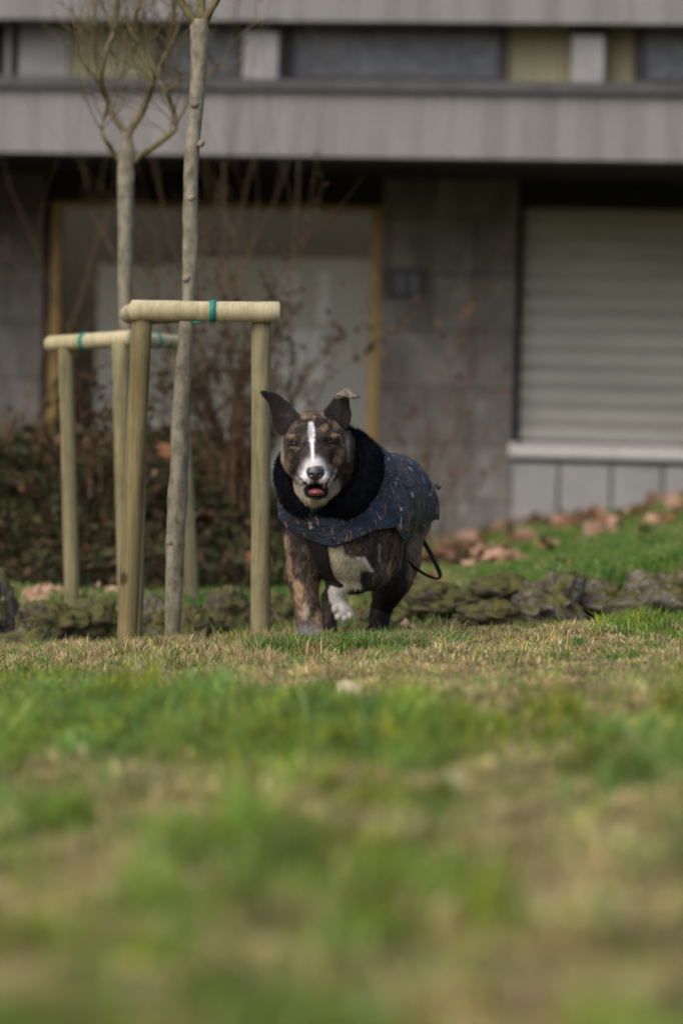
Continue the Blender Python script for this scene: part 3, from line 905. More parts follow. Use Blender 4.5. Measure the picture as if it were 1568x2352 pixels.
# taller ragged tufts along the crest, at the stakes and round the dog's paws
ex, ey, eh, ed = [], [], [], []
for i in range(520):
    Y0 = rng.uniform(9.3, 11.25); X0 = rng.uniform(-1.5, 1.5)
    green = (rng.random() < .22) if not (-.15 < X0 < .3 and 9.9 < Y0 < 10.6) else (rng.random() < .75)
    nn = 55; hh_ = rng.uniform(.032, .068)
    if i >= 430: X0 = rng.uniform(-.24, .34); Y0 = rng.uniform(10.15, 10.38); green = rng.random() < .8; hh_ = rng.uniform(.052, .078)
    if X0 > .35: hh_ *= .7
    ex.append(X0 + rng.normal(0, .016, nn)); ey.append(Y0 + rng.normal(0, .016, nn)); eh.append(hh_ * rng.uniform(.5, 1.1, nn)); ed.append(np.full(nn, .08 if green else .93))
ex, ey, eh, ed = map(np.concatenate, (ex, ey, eh, ed))
ok = ~((np.hypot(ex + .08, ey - 10.47) < .05) | (np.hypot(ex - .105, ey - 10.61) < .05))
ex, ey, eh, ed = ex[ok], ey[ok], eh[ok], ed[ok]
c2, _ = grass_cols(ed)
Vv, Fq, Ft, cc = blades(ex, ey, eh, rng.uniform(.003, .0075, len(ex)), rng.uniform(.1, .9, len(ex)), c2 * 1.05)
o = np_mesh("tufted_grass", Vv, [Fq, Ft], M['grass'], smooth=False, attrs={"Col": cc})
tag(o, "taller straw and green grass tufts along the lawn edge by the stakes and the dog", "grass", kind="stuff")
# grass on the bank
nb = 260000
yb = 12.6 + (23.6 - 12.6) * rng.random(nb) ** 1.3; xb = rng.uniform(-.12, 1, nb) * (.13 * yb + .6)
k = (xb > -.6 - .0 * yb) & (blotch(xb * 1.3, yb) > -1.1 + rng.normal(0, .4, nb)); xb, yb = xb[k], yb[k]
xl = rng.uniform(-3, -.2, 30000); yl = rng.uniform(12.9, 14.9, 30000)
xc = rng.uniform(-3.2, -1.2, 14000); yc = rng.uniform(17.5, 23, 14000)
gcx = rng.uniform(-1.6, 2.2, 150); gcy = rng.uniform(12.0, 13.3, 150); gi = rng.integers(0, 150, 12000)
xg = gcx[gi] + rng.normal(0, .03, 12000); yg = gcy[gi] + rng.normal(0, .03, 12000)
xb = np.concatenate([xb, xl, xc, xg]); yb = np.concatenate([yb, yl, yc, yg])
col, isd = grass_cols(np.where(blotch(xb * 2 + 3, yb * 1.3) > .3, .5, .08))
h = rng.uniform(.03, .085, len(xb)); h[-12000:] *= rng.uniform(1.0, 2.3, 150)[gi]; lean = rng.uniform(.2, 1.1, len(xb)); w = rng.uniform(.004, .008, len(xb))
Vv, Fq, Ft, cc = blades(xb, yb, h, w, lean, col * np.array([.95, 1.05, .9]))
o = np_mesh("bank_grass", Vv, [Fq, Ft], M['grass'], smooth=False, attrs={"Col": cc})
tag(o, "green grass on the rising bank before the building", "grass", kind="stuff")

# ------------------------------------------------------------------ dog
def nets(Fd, origin, h):
    """surface nets of a sampled distance field"""
    s = Fd < 0
    nx, ny, nz_ = Fd.shape
    c = np.zeros((nx - 1, ny - 1, nz_ - 1), np.int8)
    for a in (0, 1):
        for b_ in (0, 1):
            for d in (0, 1):
                c += s[a:nx - 1 + a, b_:ny - 1 + b_, d:nz_ - 1 + d]
    act = (c > 0) & (c < 8)
    idx = np.argwhere(act)
    ids = -np.ones(act.shape, np.int64); ids[act] = np.arange(len(idx))
    pos = np.zeros((len(idx), 3)); cnt = np.zeros(len(idx))
    cor = [(a, b_, d) for a in (0, 1) for b_ in (0, 1) for d in (0, 1)]
    for p in cor:
        for ax in range(3):
            if p[ax] == 1: continue
            q = list(p); q[ax] = 1
            fa = Fd[idx[:, 0] + p[0], idx[:, 1] + p[1], idx[:, 2] + p[2]]
            fb = Fd[idx[:, 0] + q[0], idx[:, 1] + q[1], idx[:, 2] + q[2]]
            cr = (fa < 0) != (fb < 0)
            t = np.where(cr, fa / np.where(cr, fa - fb, 1), 0)
            pt = np.tile(np.array(p, float), (len(idx), 1)); pt[:, ax] = t
            pos[cr] += pt[cr]; cnt[cr] += 1
    Vv = (idx + pos / cnt[:, None]) * h + origin
    quads = []
    for ax in range(3):
        o1, o2 = (ax + 1) % 3, (ax + 2) % 3
        sl0 = [slice(None)] * 3; sl1 = [slice(None)] * 3
        sl0[ax] = slice(0, -1); sl1[ax] = slice(1, None)
        for o_ in (o1, o2): sl0[o_] = slice(1, -1); sl1[o_] = slice(1, -1)
        a, b_ = s[tuple(sl0)], s[tuple(sl1)]
        e = np.argwhere(a != b_)
        ins = a[e[:, 0], e[:, 1], e[:, 2]]
        e = e.copy(); e[:, o1] += 1; e[:, o2] += 1
        def cell(d1, d2):
            q = e.copy(); q[:, o1] += d1; q[:, o2] += d2
            return ids[q[:, 0], q[:, 1], q[:, 2]]
        qd = np.stack([cell(-1, -1), cell(0, -1), cell(0, 0), cell(-1, 0)], 1)
        qd[~ins] = qd[~ins][:, ::-1]
        quads.append(qd)
    Fq = np.concatenate(quads)
    Fq = Fq[(Fq >= 0).all(1)]
    return Vv, Fq

class Field:
    def __init__(s, lo, hi, h):
        s.lo = np.array(lo, float); s.h = h
        s.n = (np.ceil((np.array(hi) - s.lo) / h)).astype(int) + 1
        s.F = np.full(s.n, .2, np.float32)
        s.ax = [s.lo[i] + h * np.arange(s.n[i]) for i in range(3)]
    def sub(s, lo, hi):
        i0 = np.clip(((np.array(lo) - s.lo) / s.h).astype(int), 0, s.n - 1)
        i1 = np.clip(((np.array(hi) - s.lo) / s.h).astype(int) + 2, 1, s.n)
        sl = tuple(slice(a, b_) for a, b_ in zip(i0, i1))
        X = s.ax[0][sl[0]][:, None, None]; Y = s.ax[1][sl[1]][None, :, None]; Z = s.ax[2][sl[2]][None, None, :]
        return sl, X, Y, Z
    def apply(s, lo, hi, fn, k, op='add'):
        pad = k + .02
        sl, X, Y, Z = s.sub(np.array(lo) - pad, np.array(hi) + pad)
        d = fn(X, Y, Z).astype(np.float32)
        a = s.F[sl]
        if op == 'add':
            if k > 0:
                hh = np.maximum(k - np.abs(a - d), 0) / k
                s.F[sl] = np.minimum(a, d) - hh * hh * k * .25
            else: s.F[sl] = np.minimum(a, d)
        else:
            d = -d
            hh = np.maximum(k - np.abs(a - d), 0) / k
            s.F[sl] = np.maximum(a, d) + hh * hh * k * .25
    def cap(s, p, q, r1, r2=None, k=.02, op='add', inf=0):
        p = np.array(p); q = np.array(q); r2 = r1 if r2 is None else r2
        r1 += inf; r2 += inf
        def fn(X, Y, Z):
            ba = q - p; L = ba.dot(ba) + 1e-12
            t = np.clip(((X - p[0]) * ba[0] + (Y - p[1]) * ba[1] + (Z - p[2]) * ba[2]) / L, 0, 1)
            return np.sqrt((X - p[0] - t * ba[0]) ** 2 + (Y - p[1] - t * ba[1]) ** 2 + (Z - p[2] - t * ba[2]) ** 2) - (r1 + (r2 - r1) * t)
        R = max(r1, r2)
        s.apply(np.minimum(p, q) - R, np.maximum(p, q) + R, fn, k, op)
    def ell(s, c, r, k=.02, op='add', rot=None, inf=0):
        c = np.array(c); r = np.array(r, float) + inf; R = r.max()
        Mi = np.eye(3) if rot is None else np.array(rot.transposed())
        def fn(X, Y, Z):
            x, y, z = X - c[0], Y - c[1], Z - c[2]
            u = [(Mi[i, 0] * x + Mi[i, 1] * y + Mi[i, 2] * z) for i in range(3)]
            k0 = np.sqrt(sum((u[i] / r[i]) ** 2 for i in range(3))); k1 = np.sqrt(sum((u[i] / r[i] ** 2) ** 2 for i in range(3))) + 1e-9
            return k0 * (k0 - 1) / k1
        s.apply(c - R, c + R, fn, k, op)

def poly_sd(poly, X, Z):
    """signed distance to polygon in XZ (broadcast arrays)"""
    d = None; sgn = None; n = len(poly)
    X, Z = np.broadcast_arrays(X, Z)
    d = np.full(X.shape, 1e9); ins = np.zeros(X.shape, bool)
    for i in range(n):
        ax_, az_ = poly[i]; bx_, bz_ = poly[(i + 1) % n]
        ex, ez = bx_ - ax_, bz_ - az_
        wx, wz = X - ax_, Z - az_
        t = np.clip((wx * ex + wz * ez) / (ex * ex + ez * ez), 0, 1)
        d = np.minimum(d, (wx - t * ex) ** 2 + (wz - t * ez) ** 2)
        c = ((az_ > Z) != (bz_ > Z)) & (X < (bx_ - ax_) * (Z - az_) / ((bz_ - az_) if bz_ != az_ else 1e-9) + ax_)
        ins ^= c
    return np.where(ins, -np.sqrt(d), np.sqrt(d))

def pv(px, py, Y): return np.array(P(px, py, Y))
def spline_poly(pl, Y, n=4):
    pts = [Vector((*p, 0)) for p in pl]; out = []
    L = len(pts)
    for i in range(L):
        p0, p1, p2, p3 = pts[i - 1], pts[i], pts[(i + 1) % L], pts[(i + 2) % L]
        for k in range(n):
            t = k / n
            v = .5 * ((2 * p1) + (p2 - p0) * t + (2 * p0 - 5 * p1 + 4 * p2 - p3) * t * t + (3 * p1 - p0 - 3 * p2 + p3) * t ** 3)
            w = P(v.x, v.y, Y); out.append((w.x, w.z))
    return out

HB = .0028
body = Field((-.26, 10.0, -.03), (.30, 11.45, .76), HB)

def torso(f, inf=0.0, k=.05, neck=True):
    f.ell(pv(790, 1215, 10.66), (.135, .20, .160), k, inf=inf)          # chest
    f.ell(pv(842, 1160, 10.92), (.142, .24, .145), k, inf=inf)          # barrel
    f.ell(pv(893, 1150, 11.14), (.122, .17, .130), k, inf=inf)          # rump
    f.cap(pv(812, 1105, 10.66), pv(752, 1075, 10.50), .115, .092, k, inf=inf)
    f.cap(pv(715, 1200, 10.60), pv(705, 1245, 10.60), .066, .058, k, inf=inf)   # shoulders
    f.cap(pv(872, 1190, 10.64), pv(876, 1245, 10.63), .070, .058, k, inf=inf)
    f.cap(pv(932, 1195, 11.16), pv(922, 1240, 11.10), .072, .060, k, inf=inf)   # thighs
    f.cap(pv(850, 1200, 11.16), pv(838, 1240, 11.10), .075, .068, k, inf=inf)
torso(body)
# head --------------------------------------------------------------
body.ell(pv(719, 1005, 10.40), (.076, .105, .073), .03)                 # skull
body.ell(pv(688, 996, 10.37), (.038, .05, .036), .03)                   # temples
body.ell(pv(752, 994, 10.37), (.038, .05, .036), .03)
body.ell(pv(680, 1046, 10.40), (.043, .07, .056), .03)                  # cheeks
body.ell(pv(761, 1046, 10.40), (.043, .07, .056), .03)
body.ell(pv(705, 1092, 10.41), (.034, .06, .042), .03)
body.ell(pv(744, 1094, 10.41), (.035, .06, .042), .03)
body.cap(pv(720, 1035, 10.33), pv(722, 1068, 10.215), .052, .032, .035)  # muzzle
body.ell(pv(721, 1070, 10.25), (.036, .06, .022), .02)
body.ell(pv(704, 1097, 10.225), (.022, .036, .020), .014)               # upper lips
body.ell(pv(741, 1096, 10.225), (.022, .036, .020), .014)
body.ell(pv(695, 1092, 10.275), (.018, .045, .021), .02)
body.ell(pv(751, 1088, 10.275), (.018, .045, .021), .02)
body.cap(pv(722, 1120, 10.40), pv(725, 1137, 10.262), .043, .026, .02)   # lower jaw
body.ell(pv(726, 1145, 10.240), (.025, .024, .010), .012)
# brow ridges, eye hollows
body.ell(pv(684, 1003, 10.315), (.024, .014, .008), .014)
body.ell(pv(754, 1000, 10.315), (.024, .014, .008), .014)
body.ell(pv(677, 1019, 10.292), (.017, .013, .0075), .010, 'sub')
body.ell(pv(759, 1015, 10.292), (.017, .013, .0075), .010, 'sub')
body.ell(pv(717, 985, 10.298), (.006, .02, .03), .02, 'sub')            # forehead furrow
body.ell(pv(680, 1029, 10.306), (.020, .012, .006), .010)
body.ell(pv(757, 1026, 10.306), (.020, .012, .006), .010)
# open mouth
body.ell(pv(726, 1124, 10.215), (.0275, .065, .0205), .006, 'sub')
body.ell(pv(725, 1108, 10.205), (.006, .02, .007), .006, 'sub')
body.cap(pv(745, 1112, 10.215), pv(768, 1082, 10.30), .0045, .004, .005, 'sub')
body.cap(pv(703, 1112, 10.215), pv(682, 1090, 10.30), .0042, .004, .005, 'sub')
# throat
body.cap(pv(736, 1110, 10.46), pv(742, 1150, 10.50), .058, .070, .04)
body.cap(pv(742, 1150, 10.50), pv(785, 1255, 10.52), .078, .080, .06)
body.cap(pv(770, 1030, 10.46), pv(790, 1080, 10.52), .060, .080, .04)
# keel of the chest
body.ell(pv(800, 1300, 10.62), (.055, .12, .062), .05)
# fore legs
def leg(f, pts, k=.022):
    for a, b_ in zip(pts[:-1], pts[1:]):
        f.cap(pv(*a[:3]), pv(*b_[:3]), a[3], b_[3], k)
def paw(f, px, py, Y, r, yaw=0.0):
    c = pv(px, py, Y)
    g = float(G(c[0], c[1])); c[2] = g + r * .62
    f.ell(c, (r * 1.0, r * 1.25, r * .68), .015)
    for i, u in enumerate((-.66, -.24, .24, .66)):
        f.ell(c + np.array([u * r * 1.05, -r * (1.15 - .22 * abs(u)), -.12 * r]), (r * .30, r * .48, r * .44), .006)
    return c
leg(body, [(703, 1240, 10.60, .060), (700, 1300, 10.60, .046), (698, 1345, 10.585, .038), (704, 1385, 10.57, .031), (711, 1418, 10.56, .0335), (714, 1450, 10.53, .030), (718, 1468, 10.50, .029)])
paw(body, 720, 1475, 10.475, .038)
LIFT = [(880, 1240, 10.63, .056), (878, 1285, 10.63, .050), (856, 1318, 10.60, .042), (818, 1336, 10.56, .031), (786, 1346, 10.535, .024)]
leg(body, LIFT)
SOCK = [(786, 1346, 10.535, .021), (770, 1360, 10.53, .018), (773, 1378, 10.53, .017), (783, 1394, 10.525, .019)]
leg(body, SOCK, .012)
pc = pv(787, 1405, 10.52)
body.ell(pc, (.026, .024, .022), .010)
for u, v_ in ((-.022, .008), (-.012, -.014), (.006, -.019), (.020, -.010)):
    body.ell(pc + np.array([u, -.012, v_]), (.0095, .014, .0105), .004)
# elbows
body.ell(pv(903, 1290, 10.68), (.018, .03, .03), .02)
body.ell(pv(664, 1318, 10.64), (.014, .03, .028), .02)
# hind legs
leg(body, [(838, 1235, 11.10, .070), (800, 1290, 11.02, .050), (772, 1335, 11.04, .028), (757, 1375, 11.10, .021), (756, 1410, 11.07, .020), (755, 1445, 11.03, .023)])
paw(body, 751, 1455, 10.99, .032)
leg(body, [(922, 1235, 11.06, .064), (914, 1285, 10.98, .064), (900, 1330, 10.95, .056), (888, 1365, 11.02, .040), (876, 1395, 11.06, .029), (870, 1425, 11.04, .026), (868, 1448, 11.0, .026)])
paw(body, 867, 1455, 10.96, .035)
# tail held low behind the body
leg(body, [(900, 1130, 11.28, .030), (905, 1200, 11.38, .022), (902, 1270, 11.40, .015), (898, 1330, 11.38, .008)])

# ears: bent sheets
def ear(f, poly, Y, fnY, th=.0045, k=.006):
    pl = spline_poly(poly, Y)
    xs = [p[0] for p in pl]; zs = [p[1] for p in pl]
    def fn(X, Yy, Z):
        d2 = poly_sd(pl, X, Z) if False else None
        X2, Z2 = np.broadcast_arrays(X[:, 0, :], Z[:, 0, :])
        d2 = poly_sd(pl, X2, Z2)[:, None, :]
        y0 = fnY(X, Z)
        dy = np.abs(Yy - y0) * .8 - th
        dd = d2 + .003
        return np.where((dy > 0) & (dd > 0), np.sqrt(np.maximum(dy, 0) ** 2 + np.maximum(dd, 0) ** 2), np.maximum(dy, dd)) - .0015
    f.apply((min(xs), Y - .06, min(zs)), (max(xs), Y + .06, max(zs)), fn, k)
EL = [(598, 903), (603, 897), (620, 900), (640, 907), (659, 921), (675, 936), (687, 953), (690, 975), (672, 990), (655, 996), (644, 1000), (631, 985), (624, 966), (622, 945), (615, 925), (606, 914)]
ER = [(742, 950), (746, 938), (757, 926), (765, 914), (774, 908), (797, 899), (803, 903), (803, 930), (807, 950), (804, 970), (795, 988), (784, 978), (768, 962), (755, 962)]
EF = [(762, 914), (778, 901), (796, 891), (808, 895), (820, 903), (829, 912), (818, 915), (802, 915), (785, 911), (773, 911)]
cL = pv(650, 960, 10.42); cR = pv(780, 945, 10.42)
ear(body, EL, 10.42, lambda X, Z: 10.395 - 7.0 * (X - cL[0]) ** 2 + .0 * Z + .12 * np.abs(X - cL[0] + .5 * (Z - cL[2])) )
ear(body, ER, 10.42, lambda X, Z: 10.395 - 6.0 * (X - cR[0]) ** 2 + .16 * np.abs(X - cR[0] - .1 * (Z - cR[2])))
zt = pv(790, 905, 10.42)[2]
ear(body, EF, 10.37, lambda X, Z: 10.368 - 1.2 * (zt - Z) + 0 * X, th=.004, k=.003)

# painting ------------------------------------------------------------
def seg_d(px, py, a, b_):
    ax_, ay_ = a; bx_, by_ = b_; ex, ey = bx_ - ax_, by_ - ay_
    t = np.clip(((px - ax_) * ex + (py - ay_) * ey) / (ex * ex + ey * ey), 0, 1)
    return np.hypot(px - ax_ - t * ex, py - ay_ - t * ey), t
def soft(d, w=2.0): return 1 / (1 + np.exp(np.clip(d / w * 2, -30, 30)))
def polyd(pl, px, py): return poly_sd(pl, px, py)
def blob(px, py, cx, cy, rx, ry, e=2.0):
    return np.clip(np.exp(-(((px - cx) / rx) ** 2 + ((py - cy) / ry) ** 2) ** e), 0, 1)
def paint(v):
    px, py = Q(v); Y = v[:, 1]
    jx = 1.6 * np.sin(v[:, 2] * 900 + v[:, 0] * 500) + 1.2 * np.sin(v[:, 0] * 1300 - v[:, 2] * 400)
    pxj = px + jx * .7; pyj = py + 1.5 * np.sin(v[:, 0] * 1100)
    W = np.zeros(len(v)); K = np.zeros(len(v)); T = np.zeros(len(v)); Cm = np.zeros(len(v))
    head = (Y < 10.46) & (py < 1180)
    # --- head
    d, t = seg_d(pxj, py, (714, 974), (716, 1010)); a = soft(d - (5.6 + 1.8 * np.sin(t * 3)), 1.5)
    d2, t2 = seg_d(pxj, py, (716, 1010), (719, 1060)); b_ = soft(d2 - (4.4 - 1.2 * np.sin(t2 * 3)), 1.3)
    W = np.maximum(W, np.maximum(a, b_) * head)
    mz = np.where(py < 1092, blob(pxj, pyj, 722, 1090, 32, 40, 3), blob(pxj, pyj, 722, 1090, 36, 32, 3)) * (Y < 10.33)
    W = np.maximum(W, mz)
    W = np.maximum(W, head * soft(seg_d(px, py, (771, 1078), (752, 1118))[0] - 3.0, 1.6) * .6)
    W = np.maximum(W, head * soft(seg_d(px, py, (676, 1092), (700, 1125))[0] - 2.5, 1.5) * .25)
    thr = [(668, 1104), (676, 1106), (690, 1118), (700, 1128), (725, 1150), (748, 1135), (760, 1112), (775, 1100), (782, 1120), (775, 1240), (700, 1240), (664, 1140)]
    Cm = np.maximum(Cm, soft(polyd(thr, pxj, pyj), 3) * (Y < 10.62) * (py < 1215))
    Cm = np.maximum(Cm, head * soft(seg_d(pxj, py, (645, 1012), (650, 1062))[0] - 5, 2.5) * .6)
    Cm = np.maximum(Cm, head * soft(seg_d(pxj, py, (650, 1062), (672, 1102))[0] - 3, 2) * .45)
    # dark head marks
    K = np.maximum(K, head * blob(pxj, pyj, 678, 1020, 19, 10, 1.5) * 1.0)
    K = np.maximum(K, head * blob(pxj, pyj, 757, 1016, 20, 11, 1.5) * 1.0)
    K = np.maximum(K, head * blob(pxj, pyj, 690, 1004, 20, 10) * .6)
    K = np.maximum(K, head * blob(pxj, pyj, 734, 1012, 12, 34) * .75)
    K = np.maximum(K, head * blob(pxj, pyj, 700, 1016, 9, 26) * .5)
    K = np.maximum(K, head * blob(pxj, pyj, 748, 1050, 20, 18) * .6)
    K = np.maximum(K, head * blob(pxj, pyj, 680, 1050, 16, 20) * .45)
    K = np.maximum(K, head * blob(pxj, pyj, 728, 975, 16, 14) * .5)
    W = W * (1 - .0 * K)
    K = np.where(W > .35, 0, K)
    # ears
    earL = (py < 1003) & (px < 690) & (polyd(EL, px, py) < 2.5) & (Y > 10.335)
    earR = (py < 992) & (px > 742) & (polyd(ER, px, py) < 2.5) & (Y > 10.335)
    flap = (polyd(EF, px, py) < 3.0) & (Y < 10.39) & (py < 917)
    K = np.where(earL | earR, 1.0, K); Cm = np.where(earL | earR, 0, Cm); W = np.where(earL | earR, 0, W)
    K = np.where(flap, .45, K); T = np.where(flap, .25, T); Cm = np.where(flap, .25, Cm)
    K = np.where(earL, K - .35 * blob(pxj, pyj, 652, 955, 15, 7, 1) - .2 * blob(pxj, pyj, 628, 935, 7, 20, 1), K); K = np.where(earR, K - .3 * blob(pxj, pyj, 766, 935, 8, 6, 1), K)  # paler bands paint the lit relief of the ear folds
    # tan marks, plus light highlights painted on the brows
    for (cx, cy, rx, ry, s_) in ((666, 1002, 10, 5, .8), (772, 1000, 12, 5, .8), (676, 1031, 12, 4, .45), (758, 1029, 12, 4, .45), (786, 1015, 6, 22, .5), (655, 990, 10, 14, .9), (745, 982, 9, 9, .9), (700, 956, 22, 7, .6), (748, 952, 14, 8, .7), (775, 975, 14, 12, .55), (772, 1056, 12, 10, 1.0), (784, 1040, 8, 12, .6),
                                (757, 1070, 8, 7, .9), (795, 1010, 8, 20, .4), (660, 1062, 8, 18, .5), (788, 1120, 10, 40, .2)):
        T = np.maximum(T, head * blob(pxj, pyj, cx, cy, rx, ry) * s_ * (K < .9))
    # lips and mouth
    mo = blob(px, py, 726, 1122, 27, 22, 3) * (Y < 10.42)
    inner_ = ((px - 726) / 24) ** 2 + ((py - 1127) / 19) ** 2
    lip = (inner_ < 1.32) & (py > 1108) & (Y < 10.36)
    K = np.where(lip, 1, K); W = np.where(lip, 0, W); Cm = np.where(lip, 0, Cm); T = np.where(lip, 0, T)
    for a, b_, w_ in (((745, 1112), (767, 1083), 2.0), ((703, 1112), (684, 1092), 1.6)):
        L_ = head * (seg_d(px, py, a, b_)[0] < w_)
        K = np.where(L_, 1, K); W = np.where(L_, 0, W); Cm = np.where(L_, 0, Cm)
    # --- chest
    ch = [(738, 1235), (769, 1235), (786, 1248), (791, 1273), (807, 1282), (835, 1282), (853, 1311), (828, 1311), (825, 1336), (832, 1352), (781, 1356), (766, 1332), (756, 1292)]
    cm = soft(polyd(ch, pxj, pyj), 2.5) * (Y < 10.85) * (py > 1225)
    Cm = np.maximum(Cm, cm)
    W = np.maximum(W, soft(seg_d(pxj, py, (818, 1281), (834, 1283))[0] - 2, 1.5) * (Y < 10.8) * .9)
    W = np.maximum(W, soft(seg_d(pxj, py, (836, 1283), (852, 1309))[0] - 4, 1.5) * (Y < 10.8) * .9)
    W = np.maximum(W, soft(seg_d(pxj, py, (871, 1252), (870, 1288))[0] - 2.5, 1.5) * (Y < 10.7) * .35)
    K = np.maximum(K, blob(pxj, pyj, 840, 1326, 16, 16) * (Y < 10.9) * .95)
    # --- legs
    fl = (px < 745) & (py > 1225) & (Y < 10.85)
    T = np.maximum(T, fl * soft(seg_d(pxj, py, (655, 1235), (668, 1330))[0] - 6, 3) * .9)
    T = np.maximum(T, fl * soft(seg_d(pxj, pyj, (684, 1345), (692, 1400))[0] - 13, 4) * .95)
    T = np.maximum(T, fl * blob(pxj, pyj, 731, 1425, 8, 26) * .8)
    T = np.maximum(T, fl * blob(pxj, pyj, 732, 1345, 7, 18) * .3)
    W = np.maximum(W, fl * sm(1415, 1470, pyj) * .2)
    Cm = np.maximum(Cm, fl * blob(pxj, pyj, 700, 1405, 10, 18) * .5)
    frl = (px > 826) & (px < 925) & (Y < 10.80) & (py > 1290)
    dsk = np.full(len(v), 9.)
    for a, b2 in zip(SOCK[:-1], SOCK[1:]):
        A_, B_ = pv(*a[:3]), pv(*b2[:3]); e_ = B_ - A_
        t_ = np.clip(((v - A_) @ e_) / e_.dot(e_), 0, 1)
        dsk = np.minimum(dsk, np.linalg.norm(v - A_ - t_[:, None] * e_, axis=1) - a[3])
    dsk = np.minimum(dsk, np.linalg.norm(v - pc, axis=1) - .034)
    sock = soft(dsk * 1000 - 5, 2) * (py > 1340)
    SK = sock
    K = np.maximum(K, frl * sm(1300, 1360, py) * .85)
    T = np.maximum(T, frl * soft(np.abs(px - 893 + (py - 1340) * .0) - 3, 2) * .6 * (py < 1400))
    W = np.maximum(W, SK * .3); Cm = np.maximum(Cm, SK * .5); K = K * (1 - SK); T = T * (1 - SK)
    hl = (Y > 10.86) & (py > 1180)
    K = np.maximum(K, hl * (px < 930) * .85)
    T = np.maximum(T, hl * sm(930, 950, px) * .55); K = np.where(hl & (px > 945), .25, K)
    Cm = np.maximum(Cm, head * soft(seg_d(pxj, py, (797, 1012), (800, 1058))[0] - 2.5, 2) * .55 * (Y < 10.45))
    K = np.maximum(K, (sm(797, 806, px) * (py > 990) * (py < 1130) * (Y > 10.36)) * .6)
    K = np.maximum(K, sm(778, 792, px) * (py > 1085) * (py < 1180) * (Y > 10.38) * (Y < 10.62) * .85); Cm = Cm * (1 - sm(778, 790, px) * (py > 1085) * (py < 1190) * (Y > 10.38))
    neckr = (px > 800) & (py < 1110) & (Y > 10.40) & (Y < 10.6)
    T = np.maximum(T, neckr * .25)
    return np.stack([np.clip(W, 0, 1), np.clip(K, 0, 1), np.clip(T, 0, 1)], 1), np.clip(Cm, 0, 1)

def vnormals(Vv, Fq):
    fn_ = np.cross(Vv[Fq[:, 2]] - Vv[Fq[:, 0]], Vv[Fq[:, 3]] - Vv[Fq[:, 1]])
    N = np.zeros_like(Vv)
    for i in range(4): np.add.at(N, Fq[:, i], fn_)
    return N / (np.linalg.norm(N, axis=1)[:, None] + 1e-12)

def fur_tris(Vv, N, idx, length, width, lay, up=.45, jit=.35):
    n = len(idx)
    p = Vv[idx]; nn = N[idx]
    l = np.asarray(lay, float)[None] if np.ndim(lay) == 1 else lay
    t = l - (l * nn).sum(1)[:, None] * nn
    t = t / (np.linalg.norm(t, axis=1)[:, None] + 1e-6)
    d = t + nn * up + rng.normal(0, jit, (n, 3)) * .5
    d /= np.linalg.norm(d, axis=1)[:, None]
    s = np.cross(d, nn); s /= np.linalg.norm(s, axis=1)[:, None] + 1e-9
    L = length * rng.uniform(.6, 1.25, (n, 1))
    p = p + rng.normal(0, .0012, (n, 3))
    return np.stack([p - s * width - nn * .001, p + s * width - nn * .001, p + d * L], 1).reshape(-1, 3)

def fur_mat():
    m, nt, b = new_mat("short_brindle_fur", .62, .25)
    a = nt.nodes.new("ShaderNodeAttribute"); a.attribute_name = "Mask"
    c_ = nt.nodes.new("ShaderNodeAttribute"); c_.attribute_name = "Cream"
    sp = nt.nodes.new("ShaderNodeSeparateColor"); nt.links.new(a.outputs["Color"], sp.inputs[0])
    sc = nt.nodes.new("ShaderNodeSeparateColor"); nt.links.new(c_.outputs["Color"], sc.inputs[0])
    f = nz(nt, 34, 5, .68, vec=mapping(nt, (1.1, 1, .7)), dist=.7)
    f2 = nz(nt, 150, 3, .6, vec=mapping(nt, (1, 1, .4)))
    f3 = nz(nt, 10, 3, .5)
    br = ramp(nt, f, [(.40, (.010, .009, .008)), (.48, (.030, .022, .018)), (.56, (.092, .070, .055)), (.68, (.175, .135, .105))])
    br = mix(nt, .22, br, ramp(nt, f3, [(.4, (.022, .018, .015)), (.62, (.10, .072, .054))]))
    tan = ramp(nt, f, [(.35, (.24, .14, .075)), (.62, (.42, .30, .19))])
    tm = nt.nodes.new("ShaderNodeMath"); tm.operation = 'MULTIPLY'
    nt.links.new(sp.outputs[2], tm.inputs[0]); nt.links.new(ramp(nt, f, [(.33, .35), (.52, 1.0)]), tm.inputs[1])
    c = mix(nt, tm.outputs[0], br, tan)
    km = nt.nodes.new("ShaderNodeMath"); km.operation = 'MULTIPLY'
    nt.links.new(sp.outputs[1], km.inputs[0]); nt.links.new(ramp(nt, f2, [(.3, 1.0), (.75, .8)]), km.inputs[1])
    c = mix(nt, km.outputs[0], c, (.012, .010, .010))
    c = mix(nt, sc.outputs[0], c, ramp(nt, f, [(.35, (.34, .30, .22)), (.6, (.54, .49, .38))]))
    c = mix(nt, .5, c, ramp(nt, f2, [(.3, .55), (.7, 1.25)]), 'MULTIPLY')
    c = mix(nt, sp.outputs[0], c, ramp(nt, f2, [(.3, (.80, .81, .84)), (.7, (.92, .93, .95))]))
    nt.links.new(c, b.inputs["Base Color"]); bump(nt, b, f2, .25, .002)
    return m
M['fur'] = fur_mat()
M['nose'] = noisy("wet_nose", (.007, .007, .009), (.016, .016, .019), 90, .36, 1.0, bs=.4, bd=.002)
M['eye'] = noisy("dark_eye", (.006, .004, .003), (.02, .010, .005), 60, .10, .6, bs=0)
M['tongue'] = noisy("pink_tongue", (.20, .05, .06), (.30, .10, .11), 60, .35, .5, bs=.3, bd=.002)
M['fleece'] = noisy("black_fleece", (.003, .004, .006), (.008, .009, .013), 60, .95, .05, bs=.5, bd=.004)
M['webbing'] = noisy("black_webbing", (.006, .006, .007), (.014, .013, .014), 120, .7, .2, bs=.3, bd=.002)
M['cord'] = noisy("grey_cord", (.02, .022, .025), (.09, .09, .1), 90, .5, .4, bs=.2)
